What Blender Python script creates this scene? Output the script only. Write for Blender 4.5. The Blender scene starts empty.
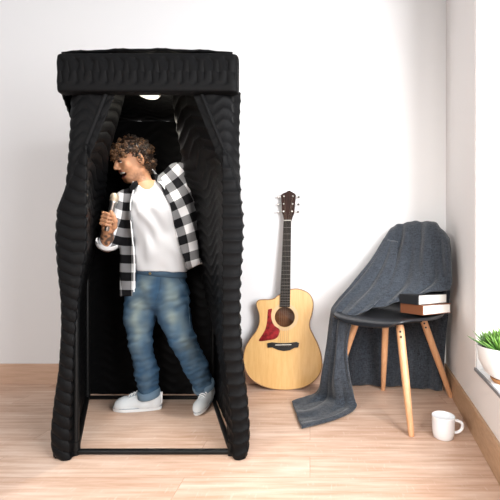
import bpy, bmesh, math, random
import numpy as np
from mathutils import Vector, Matrix, noise

random.seed(7)
S = bpy.context.scene
COL = S.collection
F, CX, CY, H = 340.0, 310.0, 271.0, 0.70     # focal length (px), principal point (px), eye height (m)

# ------------------------------------------------------------------ camera, sky, lights
cam = bpy.data.cameras.new('camera')
cam.sensor_width = 36
cam.lens = F / 500 * 36
cam.shift_x = -(CX - 250) / 500
cam.shift_y = (CY - 250) / 500
cam.clip_start = 0.02
co = bpy.data.objects.new('camera', cam)
co.location = (0, 0, H)
co.rotation_euler = (math.pi / 2, 0, 0)
COL.objects.link(co)
S.camera = co

S.view_settings.view_transform = 'Standard'
S.view_settings.look = 'None'
S.view_settings.gamma = 1
S.view_settings.use_curve_mapping = False
S.view_settings.exposure = 0.14

w = bpy.data.worlds.new('sky')
S.world = w
w.use_nodes = True
bg = w.node_tree.nodes['Background']
# the sky is brighter on the window side of the house than on the room side
wt_ = w.node_tree
wtc = wt_.nodes.new('ShaderNodeTexCoord'); wsx = wt_.nodes.new('ShaderNodeSeparateXYZ'); wmr = wt_.nodes.new('ShaderNodeMapRange')
wt_.links.new(wtc.outputs['Generated'], wsx.inputs[0]); wt_.links.new(wsx.outputs['X'], wmr.inputs['Value'])
wmr.inputs['From Min'].default_value = -0.3; wmr.inputs['From Max'].default_value = 0.8
wmr.inputs["To Min"].default_value = 0.30; wmr.inputs['To Max'].default_value = 1.5
wt_.links.new(wmr.outputs['Result'], bg.inputs['Strength'])
bg.inputs['Color'].default_value = (0.97, 0.98, 1.0, 1)


def area(name, loc, target, sx, sy, power, color):
    l = bpy.data.lights.new(name, 'AREA')
    l.shape = 'RECTANGLE'
    l.size, l.size_y, l.energy, l.color = sx, sy, power, color
    o = bpy.data.objects.new(name, l)
    o.location = loc
    o.rotation_euler = (Vector(target) - Vector(loc)).to_track_quat('-Z', 'Y').to_euler()
    COL.objects.link(o)
    return o


area('window_daylight', (1.12, -0.12, 1.15), (-0.6, 1.9, 0.7), 0.85, 1.4, 90, (0.97, 0.98, 1.0))
rd = area('room_fill', (0.0, -1.5, 1.55), (0.35, 1.6, 0.35), 1.0, 1.1, 22, (1.0, 0.98, 0.95))  # unseen fill added on the camera side for the chair and mug
rd.data.spread = math.radians(110)
ld_ = area('left_fill', (-1.7, -0.9, 1.3), (0.62, 1.35, 0.25), 1.0, 1.1, 10, (1.0, 0.97, 0.93))  # unseen fill added from the left to lighten the right wall
ld_.data.spread = math.radians(75)


# ------------------------------------------------------------------ helpers
def P(px, py, Y):
    return np.array(((px - CX) / F * Y, Y, H - (py - CY) / F * Y))


def floorY(py):
    return F * H / (py - CY)


ORG = {}


def setp(o, label=None, cat=None, group=None, kind=None):
    if label: o['label'] = label
    if cat: o['category'] = cat
    if group: o['group'] = group
    if kind: o['kind'] = kind
    return o


def thing(name, loc, label, cat, group=None):
    o = bpy.data.objects.new(name, None)
    o.empty_display_size = 0.05
    o.location = loc
    COL.objects.link(o)
    ORG[o] = np.array(loc, float)
    return setp(o, label, cat, group)


def obj(name, verts, faces, mat, parent=None, cols=None, uvs=None, smooth=True, loc=None):
    """one mesh object from WORLD coordinates"""
    verts = np.asarray(verts, float)
    org = ORG[parent] if parent is not None else (np.array(loc, float) if loc is not None else np.zeros(3))
    me = bpy.data.meshes.new(name)
    faces = faces.tolist() if isinstance(faces, np.ndarray) else faces
    me.from_pydata((verts - org).tolist(), [], faces)
    if cols is not None:
        a = me.color_attributes.new('Col', 'FLOAT_COLOR', 'POINT')
        c = np.ones((len(verts), 4), np.float32)
        c[:, :3] = cols
        a.data.foreach_set('color', c.ravel())
    if uvs is not None:
        ul = me.uv_layers.new(name='UVMap')
        li = np.zeros(len(me.loops), np.int32)
        me.loops.foreach_get('vertex_index', li)
        ul.data.foreach_set('uv', np.asarray(uvs, np.float32)[li].ravel())
    me.polygons.foreach_set('use_smooth', [smooth] * len(me.polygons))
    me.update()
    if mat: me.materials.append(mat)
    o = bpy.data.objects.new(name, me)
    COL.objects.link(o)
    if parent is not None:
        o.parent = parent
    elif loc is not None:
        o.location = loc
    ORG[o] = org
    return o


class MB:
    """collects shapes into one mesh"""
    def __init__(s): s.v, s.f = [], []

    def add(s, v, f):
        n = len(s.v)
        s.v += [tuple(map(float, p)) for p in v]
        s.f += [tuple(int(i) + n for i in q) for q in f]
        return s

    def box(s, lo, hi, M=None):
        x0, y0, z0 = lo; x1, y1, z1 = hi
        v = [(x0, y0, z0), (x1, y0, z0), (x1, y1, z0), (x0, y1, z0), (x0, y0, z1), (x1, y0, z1), (x1, y1, z1), (x0, y1, z1)]
        if M is not None: v = [M @ Vector(p) for p in v]
        return s.add(v, [(0, 3, 2, 1), (4, 5, 6, 7), (0, 1, 5, 4), (1, 2, 6, 5), (2, 3, 7, 6), (3, 0, 4, 7)])

    def tube(s, pts, radii, n=12, cap=True):
        pts = [np.array(p, float) for p in pts]
        if not hasattr(radii, '__len__'): radii = [radii] * len(pts)
        v, f = [], []
        t0 = pts[1] - pts[0]
        ref = np.array((0, 0, 1.0)) if abs(t0[2]) < 0.9 * np.linalg.norm(t0) else np.array((1.0, 0, 0))
        u = np.cross(t0, ref); u /= np.linalg.norm(u)
        for i, p in enumerate(pts):
            t = pts[min(i + 1, len(pts) - 1)] - pts[max(i - 1, 0)]
            t = t / (np.linalg.norm(t) + 1e-12)
            u = u - t * (u @ t); u /= np.linalg.norm(u) + 1e-12
            b = np.cross(t, u)
            for k in range(n):
                a = 2 * math.pi * k / n
                v.append(p + radii[i] * (math.cos(a) * u + math.sin(a) * b))
        for i in range(len(pts) - 1):
            for k in range(n):
                k2 = (k + 1) % n
                f.append((i * n + k, i * n + k2, (i + 1) * n + k2, (i + 1) * n + k))
        if cap:
            f.append(tuple(range(n))[::-1]); f.append(tuple((len(pts) - 1) * n + k for k in range(n)))
        return s.add(v, f)

    def lathe(s, prof, center, n=48, axis=None):
        c = np.array(center, float)
        v, f = [], []
        for r, z in prof:
            for k in range(n):
                a = 2 * math.pi * k / n
                v.append(c + np.array((r * math.cos(a), r * math.sin(a), z)))
        for i in range(len(prof) - 1):
            for k in range(n):
                k2 = (k + 1) % n
                f.append((i * n + k, i * n + k2, (i + 1) * n + k2, (i + 1) * n + k))
        f.append(tuple(range(n))[::-1]); f.append(tuple((len(prof) - 1) * n + k for k in range(n)))
        return s.add(v, f)

    def prism(s, poly, y0, y1, M=None):
        """polygon in (x,z), extruded along y"""
        n = len(poly)
        v = [(x, y0, z) for x, z in poly] + [(x, y1, z) for x, z in poly]
        if M is not None: v = [M @ Vector(p) for p in v]
        f = [tuple(range(n)), tuple(range(2 * n - 1, n - 1, -1))]
        for i in range(n):
            j = (i + 1) % n
            f.append((i, i + n, j + n, j))
        return s.add(v, f)

    def build(s, name, mat, parent=None, smooth=False, loc=None, bevel=0, angle=None):
        o = obj(name, s.v, s.f, mat, parent, smooth=smooth, loc=loc)
        bm = bmesh.new(); bm.from_mesh(o.data)
        bmesh.ops.recalc_face_normals(bm, faces=bm.faces)
        bm.to_mesh(o.data); bm.free()
        if bevel:
            m = o.modifiers.new('bevel', 'BEVEL'); m.width = bevel; m.segments = 3; m.limit_method = 'ANGLE'
        if smooth:
            try: o.data.set_sharp_from_angle(angle=math.radians(angle or 45))
            except Exception: pass
        return o


def catmull(P4, n):
    """rows of control points (k,...) -> n samples, uniform Catmull-Rom"""
    A = np.asarray(P4, float); k = len(A)
    A = np.concatenate([[2 * A[0] - A[1]], A, [2 * A[-1] - A[-2]]])
    t = np.linspace(0, k - 1 - 1e-9, n); i = t.astype(int); u = (t - i).reshape((-1,) + (1,) * (A.ndim - 1))
    p0, p1, p2, p3 = A[i], A[i + 1], A[i + 2], A[i + 3]
    return 0.5 * (2 * p1 + (p2 - p0) * u + (2 * p0 - 5 * p1 + 4 * p2 - p3) * u ** 2 + (3 * p1 - p0 - 3 * p2 + p3) * u ** 3)


def loft(rows, nr, nc):
    A = catmull(rows, nr)                       # (nr, k, 3)
    return np.swapaxes(catmull(np.swapaxes(A, 0, 1), nc), 0, 1)


def gfaces(nr, nc, off=0):
    i = np.arange(nr - 1)[:, None] * nc + np.arange(nc - 1)[None, :] + off
    return np.stack([i, i + 1, i + nc + 1, i + nc], -1).reshape(-1, 4)


def gnormals(G):
    du = np.gradient(G, axis=0); dv = np.gradient(G, axis=1)
    n = np.cross(du, dv)
    return n / (np.linalg.norm(n, axis=-1, keepdims=True) + 1e-12)


def smooth1(a, k):
    a = np.asarray(a, float)
    ker = np.hanning(2 * k + 3); ker /= ker.sum()
    return np.convolve(np.pad(a, k + 1, mode='reflect', reflect_type='odd'), ker, 'valid')


def solidify(o, th, off=0):
    m = o.modifiers.new('thickness', 'SOLIDIFY'); m.thickness = th; m.offset = off


# ------------------------------------------------------------------ materials
def mat(name, color=(0.8, 0.8, 0.8), rough=0.5, metal=0.0, sheen=0.0, emis=None, estr=0, spec=None, coat=0, vcol=False):
    m = bpy.data.materials.new(name); m.use_nodes = True
    nt = m.node_tree; b = nt.nodes['Principled BSDF']
    b.inputs['Base Color'].default_value = (*color, 1)
    b.inputs['Roughness'].default_value = rough
    b.inputs['Metallic'].default_value = metal
    b.inputs['Sheen Weight'].default_value = sheen
    b.inputs['Coat Weight'].default_value = coat
    if spec is not None: b.inputs['Specular IOR Level'].default_value = spec
    if emis:
        b.inputs['Emission Color'].default_value = (*emis, 1); b.inputs['Emission Strength'].default_value = estr
    if vcol:
        a = nt.nodes.new('ShaderNodeVertexColor'); a.layer_name = 'Col'
        nt.links.new(a.outputs['Color'], b.inputs['Base Color'])
    return m


def N(m, t): return m.node_tree.nodes.new(t)
def L(m, a, b): m.node_tree.links.new(a, b)
def BS(m): return m.node_tree.nodes['Principled BSDF']


def coords(m, scale=(1, 1, 1), kind='Object', rot=(0, 0, 0)):
    tc = N(m, 'ShaderNodeTexCoord'); mp = N(m, 'ShaderNodeMapping')
    mp.inputs['Scale'].default_value = scale; mp.inputs['Rotation'].default_value = rot
    L(m, tc.outputs[kind], mp.inputs['Vector'])
    return mp.outputs['Vector']


def noise_tex(m, vec, scale, detail=4, rough=0.55):
    n = N(m, 'ShaderNodeTexNoise'); n.inputs['Scale'].default_value = scale
    n.inputs['Detail'].default_value = detail; n.inputs['Roughness'].default_value = rough
    L(m, vec, n.inputs['Vector'])
    return n.outputs['Fac']


def ramp(m, fac, stops):
    r = N(m, 'ShaderNodeValToRGB')
    e = r.color_ramp.elements
    while len(e) < len(stops): e.new(0.5)
    for i, (p, c) in enumerate(stops):
        e[i].position = p; e[i].color = (*c, 1)
    L(m, fac, r.inputs['Fac'])
    return r.outputs['Color']


def mix(m, fac, a, b, mode='MIX'):
    x = N(m, 'ShaderNodeMix'); x.data_type = 'RGBA'; x.blend_type = mode
    for s, v in ((0, fac), (6, a), (7, b)):
        if isinstance(v, (int, float)): x.inputs[s].default_value = v
        elif isinstance(v, tuple): x.inputs[s].default_value = (*v, 1)
        else: L(m, v, x.inputs[s])
    return x.outputs[2]


def bump(m, hgt, strength, dist=0.01):
    b = N(m, 'ShaderNodeBump'); b.inputs['Strength'].default_value = strength; b.inputs['Distance'].default_value = dist
    L(m, hgt, b.inputs['Height']); L(m, b.outputs['Normal'], BS(m).inputs['Normal'])


def wood(name, dark, light, scale, rough=0.45, along='x', ns=6):
    m = mat(name, rough=rough)
    st = {'x': (1, 14, 14), 'z': (14, 14, 1), 'y': (14, 1, 14)}[along]
    v = coords(m, tuple(s * scale for s in st))
    f = noise_tex(m, v, ns, 6, 0.65)
    c = ramp(m, f, [(0.3, dark), (0.7, light)])
    L(m, c, BS(m).inputs['Base Color'])
    return m


# floor of pale planks
def floor_mat():
    m = mat('pale_oak_planks', rough=0.42, spec=0.35)
    v = coords(m)
    br = N(m, 'ShaderNodeTexBrick')
    br.offset = 0.37; br.offset_frequency = 2
    br.inputs['Scale'].default_value = 1
    br.inputs['Brick Width'].default_value = 1.15; br.inputs['Row Height'].default_value = 0.128
    br.inputs['Mortar Size'].default_value = 0.0012; br.inputs['Mortar Smooth'].default_value = 0.3
    br.inputs['Color1'].default_value = (0.0, 0.0, 0.0, 1); br.inputs['Color2'].default_value = (1, 1, 1, 1)
    br.inputs['Mortar'].default_value = (0.5, 0.5, 0.5, 1)
    L(m, v, br.inputs['Vector'])
    # shift the grain plank by plank
    add = N(m, 'ShaderNodeVectorMath'); add.operation = 'MULTIPLY_ADD'
    L(m, br.outputs['Color'], add.inputs[0]); add.inputs[1].default_value = (7.0, 3.0, 0)
    L(m, v, add.inputs[2])
    mp = N(m, 'ShaderNodeMapping'); mp.inputs['Scale'].default_value = (1.6, 22, 1); L(m, add.outputs[0], mp.inputs['Vector'])
    g = noise_tex(m, mp.outputs['Vector'], 2.2, 7, 0.62)
    mp2 = N(m, 'ShaderNodeMapping'); mp2.inputs['Scale'].default_value = (1.2, 5, 1); L(m, add.outputs[0], mp2.inputs['Vector'])
    g2 = noise_tex(m, mp2.outputs['Vector'], 1.7, 3, 0.5)
    c1 = ramp(m, g, [(0.28, (0.60, 0.375, 0.255)), (0.50, (0.76, 0.545, 0.42)), (0.68, (0.86, 0.68, 0.57))])
    c2 = ramp(m, g2, [(0.34, (0.86, 0.77, 0.71)), (0.6, (1, 1, 1))])
    c = mix(m, 0.75, c1, c2, 'MULTIPLY')
    tone = ramp(m, br.outputs['Color'], [(0.0, (0.93, 0.90, 0.88)), (1.0, (1.0, 1.0, 1.0))])
    c = mix(m, 1.0, c, tone, 'MULTIPLY')
    # limewashed saw flecks
    mp3 = N(m, 'ShaderNodeMapping'); mp3.inputs['Scale'].default_value = (30, 7, 1); L(m, add.outputs[0], mp3.inputs['Vector'])
    fl = noise_tex(m, mp3.outputs['Vector'], 3, 2, 0.5)
    flm = ramp(m, fl, [(0.62, (0, 0, 0)), (0.74, (0.3, 0.3, 0.3))])
    c = mix(m, flm, c, (0.86, 0.74, 0.66))
    seam = ramp(m, br.outputs['Fac'], [(0.0, (1, 1, 1)), (1.0, (0.72, 0.62, 0.55))])
    c = mix(m, 1.0, c, seam, 'MULTIPLY')
    L(m, c, BS(m).inputs['Base Color'])
    bump(m, g, 0.05, 0.003)
    return m


M = {}
M['floor'] = floor_mat()
mw = mat('white_wall_paint', (0.86, 0.85, 0.85), 0.85, spec=0.2); M['wall'] = mw
bump(mw, noise_tex(mw, coords(mw), 90, 3), 0.06, 0.002)
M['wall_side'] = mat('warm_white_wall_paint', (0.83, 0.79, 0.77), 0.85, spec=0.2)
M['base'] = wood('oak_baseboard_lit', (0.60, 0.39, 0.27), (0.72, 0.50, 0.37), 1.0, 0.5, 'x')  # same oak as the side board, light painted in as a paler tone
M['base_shaded'] = wood('oak_baseboard_shaded', (0.42, 0.25, 0.14), (0.56, 0.36, 0.22), 1.0, 0.5, 'y')  # same oak as the back board, shade painted in as a browner tone
M['white_trim'] = mat('white_window_paint', (0.87, 0.87, 0.87), 0.4)
M['grey_edge'] = mat('grey_sill_edge', (0.22, 0.22, 0.23), 0.5)
# glass
g = bpy.data.materials.new('window_glass'); g.use_nodes = True
nt = g.node_tree; nt.nodes.remove(nt.nodes['Principled BSDF'])
tr = nt.nodes.new('ShaderNodeBsdfTransparent'); gl = nt.nodes.new('ShaderNodeBsdfGlossy'); gl.inputs['Roughness'].default_value = 0.02
mx = nt.nodes.new('ShaderNodeMixShader'); mx.inputs[0].default_value = 0.06
nt.links.new(tr.outputs[0], mx.inputs[1]); nt.links.new(gl.outputs[0], mx.inputs[2])
nt.links.new(mx.outputs[0], nt.nodes['Material Output'].inputs['Surface'])
M['glass'] = g

mq = mat('black_quilted_fabric', (0.0036, 0.0036, 0.004), 0.58, spec=0.10); M['quilt'] = mq
bump(mq, noise_tex(mq, coords(mq), 240, 3), 0.25, 0.003)
M['hem'] = mat('black_hem_tape', (0.005, 0.005, 0.0055), 0.7, spec=0.12)
M['pipe'] = mat('black_tube', (0.005, 0.005, 0.005), 0.45, spec=0.2)
M['zip'] = mat('grey_zip', (0.12, 0.12, 0.12), 0.4)
M['lamp'] = mat('lit_diffuser', (0.9, 0.88, 0.8), 0.5, emis=(1.0, 0.95, 0.82), estr=1.0)
M['lamp_body'] = mat('white_plastic', (0.75, 0.74, 0.70), 0.4)

# ------------------------------------------------------------------ the room
WY = 2.115                                   # back wall
SL = (383 - CX) / F                          # right wall drifts with depth
XC = (446 - CX) / F * WY
def wx(Y): return XC - SL * (WY - Y)
XL, YN = -2.6, -1.6
ZT = 3.4
MB().box((XL - 0.2, YN, -0.1), (XC + 0.6, WY + 0.2, 0)).build('floor', M['floor'])
setp(bpy.data.objects['floor'], kind='structure')
setp(MB().box((XL - 0.2, WY, 0), (XC + 0.35, WY + 0.15, ZT)).build('wall_back', M['wall']), kind='structure')
SZ = H - (368 - CY) / F * 1.442              # sill height
WF, WN, WT = 1.447, -0.95, 2.45              # window far edge, near edge, top
mb = MB()
TH = 0.26
dv = Vector((SL, 1, 0)).normalized(); nv = Vector((dv.y, -dv.x, 0))


def wseg(Y0, Y1, z0, z1, t0=0.0, t1=TH, m=None):
    v = []
    for z in (z0, z1):
        for (Y, t) in ((Y0, t0), (Y1, t0), (Y1, t1), (Y0, t1)):
            v.append((wx(Y) + nv.x * t, Y + nv.y * t, z))
    (m or mb).add(v, [(0, 1, 2, 3), (4, 7, 6, 5), (0, 4, 5, 1), (1, 5, 6, 2), (2, 6, 7, 3), (3, 7, 4, 0)])


wseg(WF, WY + 0.06, 0, ZT)
wseg(WN, WF, 0, SZ - 0.012)
wseg(WN, WF, WT, ZT)
wseg(YN, WN, 0, ZT)
setp(mb.build('wall_right', M['wall_side']), kind='structure')
# window: reveal lining, sill, frame and pane
wn = thing('window_1', (wx(0.3) + 0.1, 0.3, SZ), None, None); setp(wn, kind='structure')
m1 = MB(); wseg(WN, WF, SZ - 0.012, SZ, 0.004, TH, m1); m1.build('window_sill', M['white_trim'], wn)
m1 = MB(); wseg(WN, WF, SZ - 0.011, SZ + 0.001, -0.004, 0.004, m1); m1.build('sill_edge', M['grey_edge'], wn)
m1 = MB()
wseg(WF - 0.012, WF - 0.0005, SZ, WT, 0.003, TH, m1)
m1.build('window_reveal', M['white_trim'], wn)
m1 = MB()
for y0, y1 in ((WF - 0.07, WF - 0.012), (0.25, 0.31), (WN, WN + 0.06)): wseg(y0, y1, SZ, WT, 0.19, 0.235, m1)
wseg(WN, WF - 0.012, SZ, SZ + 0.055, 0.19, 0.235, m1); wseg(WN, WF - 0.012, WT - 0.055, WT, 0.19, 0.235, m1)
m1.build('window_frame', M['white_trim'], wn)
m1 = MB(); wseg(WN + 0.05, WF - 0.06, SZ + 0.05, WT - 0.05, 0.208, 0.213, m1); m1.build('pane', M['glass'], wn)
# baseboards
BH = (384 - 364) / F * WY
setp(MB().box((XL, WY - 0.012, 0), (XC - 0.0, WY + 0.001, BH)).build('baseboard_back', M['base'], bevel=0.002), kind='structure')
mb = MB(); wseg(YN, WY, 0, BH, -0.012, 0.001); setp(mb.build('baseboard_right', M['base_shaded'], bevel=0.002), kind='structure')

# ------------------------------------------------------------------ the booth
YF = 1.262                                   # curtain front
YB = floorY(399.5)
BFY = floorY(454.5)                          # front floor bar
booth = thing('vocal_booth', ((150 - CX) / F * 1.5, 1.55, 0),
              'black quilted vocal booth with tied back curtains and open tube base, man singing inside', 'vocal booth')


def X_at(px, Y): return (px - CX) / F * Y
def tri(t):                                  # triangle wave 0..1
    t = t % 1.0
    return np.where(t < 0.5, 2 * t, 2 - 2 * t)


def quilt(G, A, B, pitch, zig, zlen, amp, nrm_sign=1):
    """chevron quilting: A runs across the waves, B along them (metres)"""
    z = tri(B / zlen)
    z = np.clip((z - 0.5) * 1.5, -0.5, 0.5)
    ph = A / pitch + zig * z
    fr = ph % 1.0
    d = np.sin(np.pi * fr) ** 0.55 - 0.65
    n = gnormals(G)
    return G + nrm_sign * amp * d[..., None] * n


def sheet(name, G, mt, parent, th=0.006, closed=False):
    nr, nc = G.shape[:2]
    o = obj(name, G.reshape(-1, 3), gfaces(nr, nc), mt, parent)
    solidify(o, th)
    return o


def prof(keys, ys, k=14):
    ky, kx = zip(*keys)
    return smooth1(np.interp(ys, ky, kx), k)


def curtain(outer, inner, sgn, seed):
    """outer / inner: (py, px) keys of the silhouettes; the curtain sweeps from the front posts back to the rear panel"""
    nv, nu = 460, 110
    Z = np.linspace(0.004, ZR - 0.004, nv)
    ys = np.linspace(60, 462, 806)
    fo, fi = prof(outer, ys, 24), prof(inner, ys, 24)
    u = np.linspace(0, 1, nu)
    ku = np.array([0, 0.05, 0.12, 0.3, 0.6, 0.9, 0.96, 1.0])
    wk = np.array([0.08, 0.0, 0.025, 0.22, 0.58, 0.95, 1.0, 0.97])      # across position
    dk = np.array([0.07, 0.035, 0.0, 0.0, 0.0, 0.0, 0.02, 0.06])        # roll of the edges
    a = np.stack([np.interp(u, ku, wk), np.interp(u, ku, dk)], 1)
    a[:, 0] = smooth1(a[:, 0], 3); a[:, 1] = smooth1(a[:, 1], 3)
    deep = np.interp(Z, [0, 0.08, 0.30, 0.55, 1.06, 1.22, ZR], [0.02, 0.035, 0.10, YB - YF - 0.055, YB - YF - 0.055, 0.30, 0.20])
    deep = smooth1(deep, 20)
    pf = CY + (H - Z) * F / YF
    of, nf = np.interp(pf, ys, fo), np.interp(pf, ys, fi)
    post = 86.0 if sgn > 0 else 223.0
    w0 = np.clip((post - of) / (nf - of), 0.0, 0.75)[:, None]           # stays in front of the post, then sweeps back
    w_ = np.clip((np.clip(a[:, 0], 0, 1)[None] - w0) / (1 - w0), 0, 1)
    Y = YF + a[None, :, 1] * np.interp(Z, [0, 0.4], [0.7, 1])[:, None] + deep[:, None] * np.where(w_ > 0, (w_ + 1e-9) ** 0.85, 0) - 0.012 * np.sin(np.pi * np.clip(a[None, :, 0] / (w0 + 0.15), 0, 1))
    py = CY + (H - Z)[:, None] * F / Y
    xo = np.interp(py, ys, fo); xi = np.interp(py, ys, fi)
    px = xo + (xi - xo) * a[None, :, 0]
    G = np.zeros((nv, nu, 3))
    G[..., 0] = (px - CX) / F * Y; G[..., 1] = Y; G[..., 2] = Z[:, None]
    seg = np.linalg.norm(np.diff(G[..., :2], axis=1), axis=2)
    B = np.concatenate([np.zeros((nv, 1)), np.cumsum(seg, 1)], 1)
    G = quilt(G, G[..., 2] + 0 * B, B + 0.03 * seed, 0.044, 1.1, 0.34, 0.0075, -1)
    return sheet('curtain', G, M['quilt'], booth, 0.005)


ZR = 1.515
LO = [(84, 110), (92, 106), (140, 87), (180, 70), (200, 62), (212, 57.5), (240, 56), (270, 58.5), (300, 62), (330, 62.5), (370, 60), (400, 55.5), (430, 52), (450, 52.5), (458, 56)]
LI = [(84, 129), (92, 125), (120, 118), (150, 109), (184, 106), (210, 104), (240, 97), (268, 90), (294, 84), (320, 79.5), (350, 77), (400, 75.5), (458, 74)]
RO = [(84, 198), (92, 202), (130, 217), (171, 234), (190, 240), (220, 243.5), (250, 242.5), (290, 240), (330, 240), (370, 243.5), (400, 247), (430, 249), (450, 248), (458, 245)]
RI = [(84, 170), (92, 172), (130, 177), (153, 181), (200, 188), (240, 194), (276, 201), (311, 209), (338, 216), (380, 222), (420, 227), (458, 231)]
curtain(LO, LI, 1, 0.0)
curtain(RO, RI, -1, 2.0)
# rolled hem tapes following the tied-back edges
for keys, dx in ((LO, 0.004), (RO, -0.004)):
    pts = [P(x, y, YF + 0.004) + np.array((dx, 0, 0)) for y, x in keys if 84 <= y <= 213]
    MB().tube(catmull(pts, 40), 0.0075, 10).build('curtain_hem', M['hem'], booth, smooth=True)

# fixed front panels behind the tied curtains
for keys, x_in in (([(84, 63), (150, 62), (200, 62), (300, 66)], 'L'), ([(84, 238), (110, 236.5), (150, 236), (200, 238), (300, 234)], 'R')):
    nv, nu = 150, 60
    ys = np.linspace(86, 300, nv)
    xo = prof(keys, ys)
    other = prof([(y, x) for y, x in (LO if x_in == 'L' else RO)], ys)
    inn = other + (10 if x_in == 'L' else -10)
    G = np.zeros((nv, nu, 3)); t = np.linspace(0, 1, nu)
    px = xo[:, None] + (inn - xo)[:, None] * t[None]
    Yp = YF + 0.012 + 0.05 * (1 - t[None]) ** 6 - 0.008 * np.sin(np.pi * t[None])
    G[..., 0] = (px - CX) / F * (YF + 0.012); G[..., 1] = Yp; G[..., 2] = (H - (ys - CY) / F * (YF + 0.012))[:, None]
    G = quilt(G, G[..., 2], G[..., 0], 0.043, 0.75, 0.105, 0.005, 1)
    sheet('front_panel', G, M['quilt'], booth, 0.005)

# side panels, back panel, roof
fl, fr = X_at(76, BFY), X_at(231.5, BFY)
bl, brx = X_at(87.5, YB), X_at(212.8, YB)
for x0, x1, sg in ((fl - 0.045, bl - 0.02, 1), (fr + 0.012, brx + 0.012, -1)):
    nv, nu = 200, 60
    G = np.zeros((nv, nu, 3)); Z = np.linspace(0.006, ZR, nv); t = np.linspace(0, 1, nu)
    bul = np.interp(Z, [0, 0.3, 0.7, 1.2, ZR], [0.0, 0.0, 0.012, 0.0, 0.0])
    G[..., 0] = (x0 + (x1 - x0) * t)[None] - sg * bul[:, None] * np.sin(np.pi * t)[None]
    G[..., 1] = (BFY + 0.045 + (YB + 0.015 - BFY - 0.045) * t)[None]
    G[..., 2] = Z[:, None]
    G = quilt(G, G[..., 2], G[..., 1], 0.043, 0.75, 0.105, 0.006, 1)
    sheet('side_panel', G, M['quilt'], booth, 0.006)
nv, nu = 260, 110
G = np.zeros((nv, nu, 3)); Z = np.linspace(0.02, ZR + 0.012, nv); X = np.linspace(bl - 0.02, brx + 0.02, nu)
G[..., 0] = X[None]; G[..., 1] = YB + 0.028; G[..., 2] = Z[:, None]
G = quilt(G, G[..., 2], G[..., 0] + 0.03, 0.052, 0.75, 0.16, 0.006, 1)
sheet('back_panel', G, M['quilt'], booth, 0.006)
nv, nu = 90, 90
G = np.zeros((nv, nu, 3)); t = np.linspace(0, 1, nv); s_ = np.linspace(0, 1, nu)
G[..., 1] = (YF + 0.02 + (YB + 0.042 - YF - 0.02) * t)[:, None]
xl = fl - 0.045 + (bl - fl + 0.02) * t; xr = fr + 0.008 + (brx - fr) * t
G[..., 0] = xl[:, None] + (xr - xl)[:, None] * s_[None]
G[..., 2] = ZR + 0.01 + 0.012 * np.sin(np.pi * s_)[None]
G = quilt(G, G[..., 1], G[..., 0], 0.052, 0.75, 0.16, 0.005, 1)
sheet('roof', G, M['quilt'], booth, 0.006)

# header: a padded roll across the front, wrapped round both ends
YH = 1.235
nu, nv = 260, 64
xs0, xs1 = X_at(57, YH + 0.012), X_at(237.5, YH + 0.012)
z0, z1 = H + (CY - 90.5) / F * YH, H + (CY - 52) / F * YH
cr = 0.02
sec = []                                     # closed section in (y, z), front first
hh = (z1 - z0)
for k in range(nv):
    a = 2 * math.pi * k / (nv - 1)
    ca, sa = math.cos(a), math.sin(a)
    e = 0.32
    sec.append((-np.sign(ca) * abs(ca) ** e * 0.021, -np.sign(sa) * abs(sa) ** e * hh * 0.5))
sec = np.array(sec)
G = np.zeros((nu, nv, 3))
xx = np.linspace(xs0, xs1, nu)
tap = np.clip(np.minimum(xx - xs0, xs1 - xx) / 0.028, 0, 1)
tap = np.sqrt(1 - (1 - tap) ** 2) * 0.35 + 0.65
tap[0] = tap[-1] = 0.6
G[..., 0] = xx[:, None]
G[..., 1] = YH + 0.021 + sec[None, :, 0] * tap[:, None] + 0.02 * (1 - tap[:, None])
G[..., 2] = (z0 + z1) / 2 + sec[None, :, 1] * (0.86 + 0.14 * tap[:, None])
zc = G[..., 2] - z0
front = np.clip((YH + 0.014 - G[..., 1]) / 0.012, 0, 1) * np.clip(np.minimum(zc - 0.022, z1 - z0 - 0.012 - zc) / 0.014, 0, 1)
zz = tri((zc - 0.005) / (hh - 0.005) * 1.0)
ph = xx[:, None] / 0.0545 - 0.95 * zz
fq = ph % 1.0
d = np.sin(np.pi * fq) ** 0.42 - 0.75
G = G + front[..., None] * 0.016 * d[..., None] * np.array((0, -1, 0))
vv = G.reshape(-1, 3); ff = gfaces(nu, nv).tolist()
ff.append(list(range(nv - 1))); ff.append([(nu - 1) * nv + k for k in range(nv - 1)][::-1])
hd = obj('header', vv, ff, M['quilt'], booth)
# returns of the header along the sides
for x0, x1, s2 in ((xs0 + 0.004, fl - 0.042, -1), (xs1 - 0.012, fr + 0.042, 1)):
    mb = MB(); pts = []
    yy = np.linspace(YH + 0.03, YB, 60); zz_ = np.linspace(z0 + 0.01, z1 - 0.004, 16)
    G = np.zeros((60, 16, 3)); tt = (yy - yy[0]) / (yy[-1] - yy[0])
    xe = (bl - 0.028) if s2 < 0 else (brx + 0.028)
    G[..., 0] = (x0 + (xe - x0) * tt)[:, None] + s2 * 0.010 * np.sin(np.pi * np.linspace(0, 1, 16))[None] * (1 if s2 < 0 else 0.4)
    G[..., 1] = yy[:, None]; G[..., 2] = zz_[None]
    G[..., 0] += s2 * 0.0015 * np.sin(yy * 2 * np.pi / 0.05)[:, None]
    sheet('header_side', G, M['quilt'], booth, 0.006)

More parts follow.
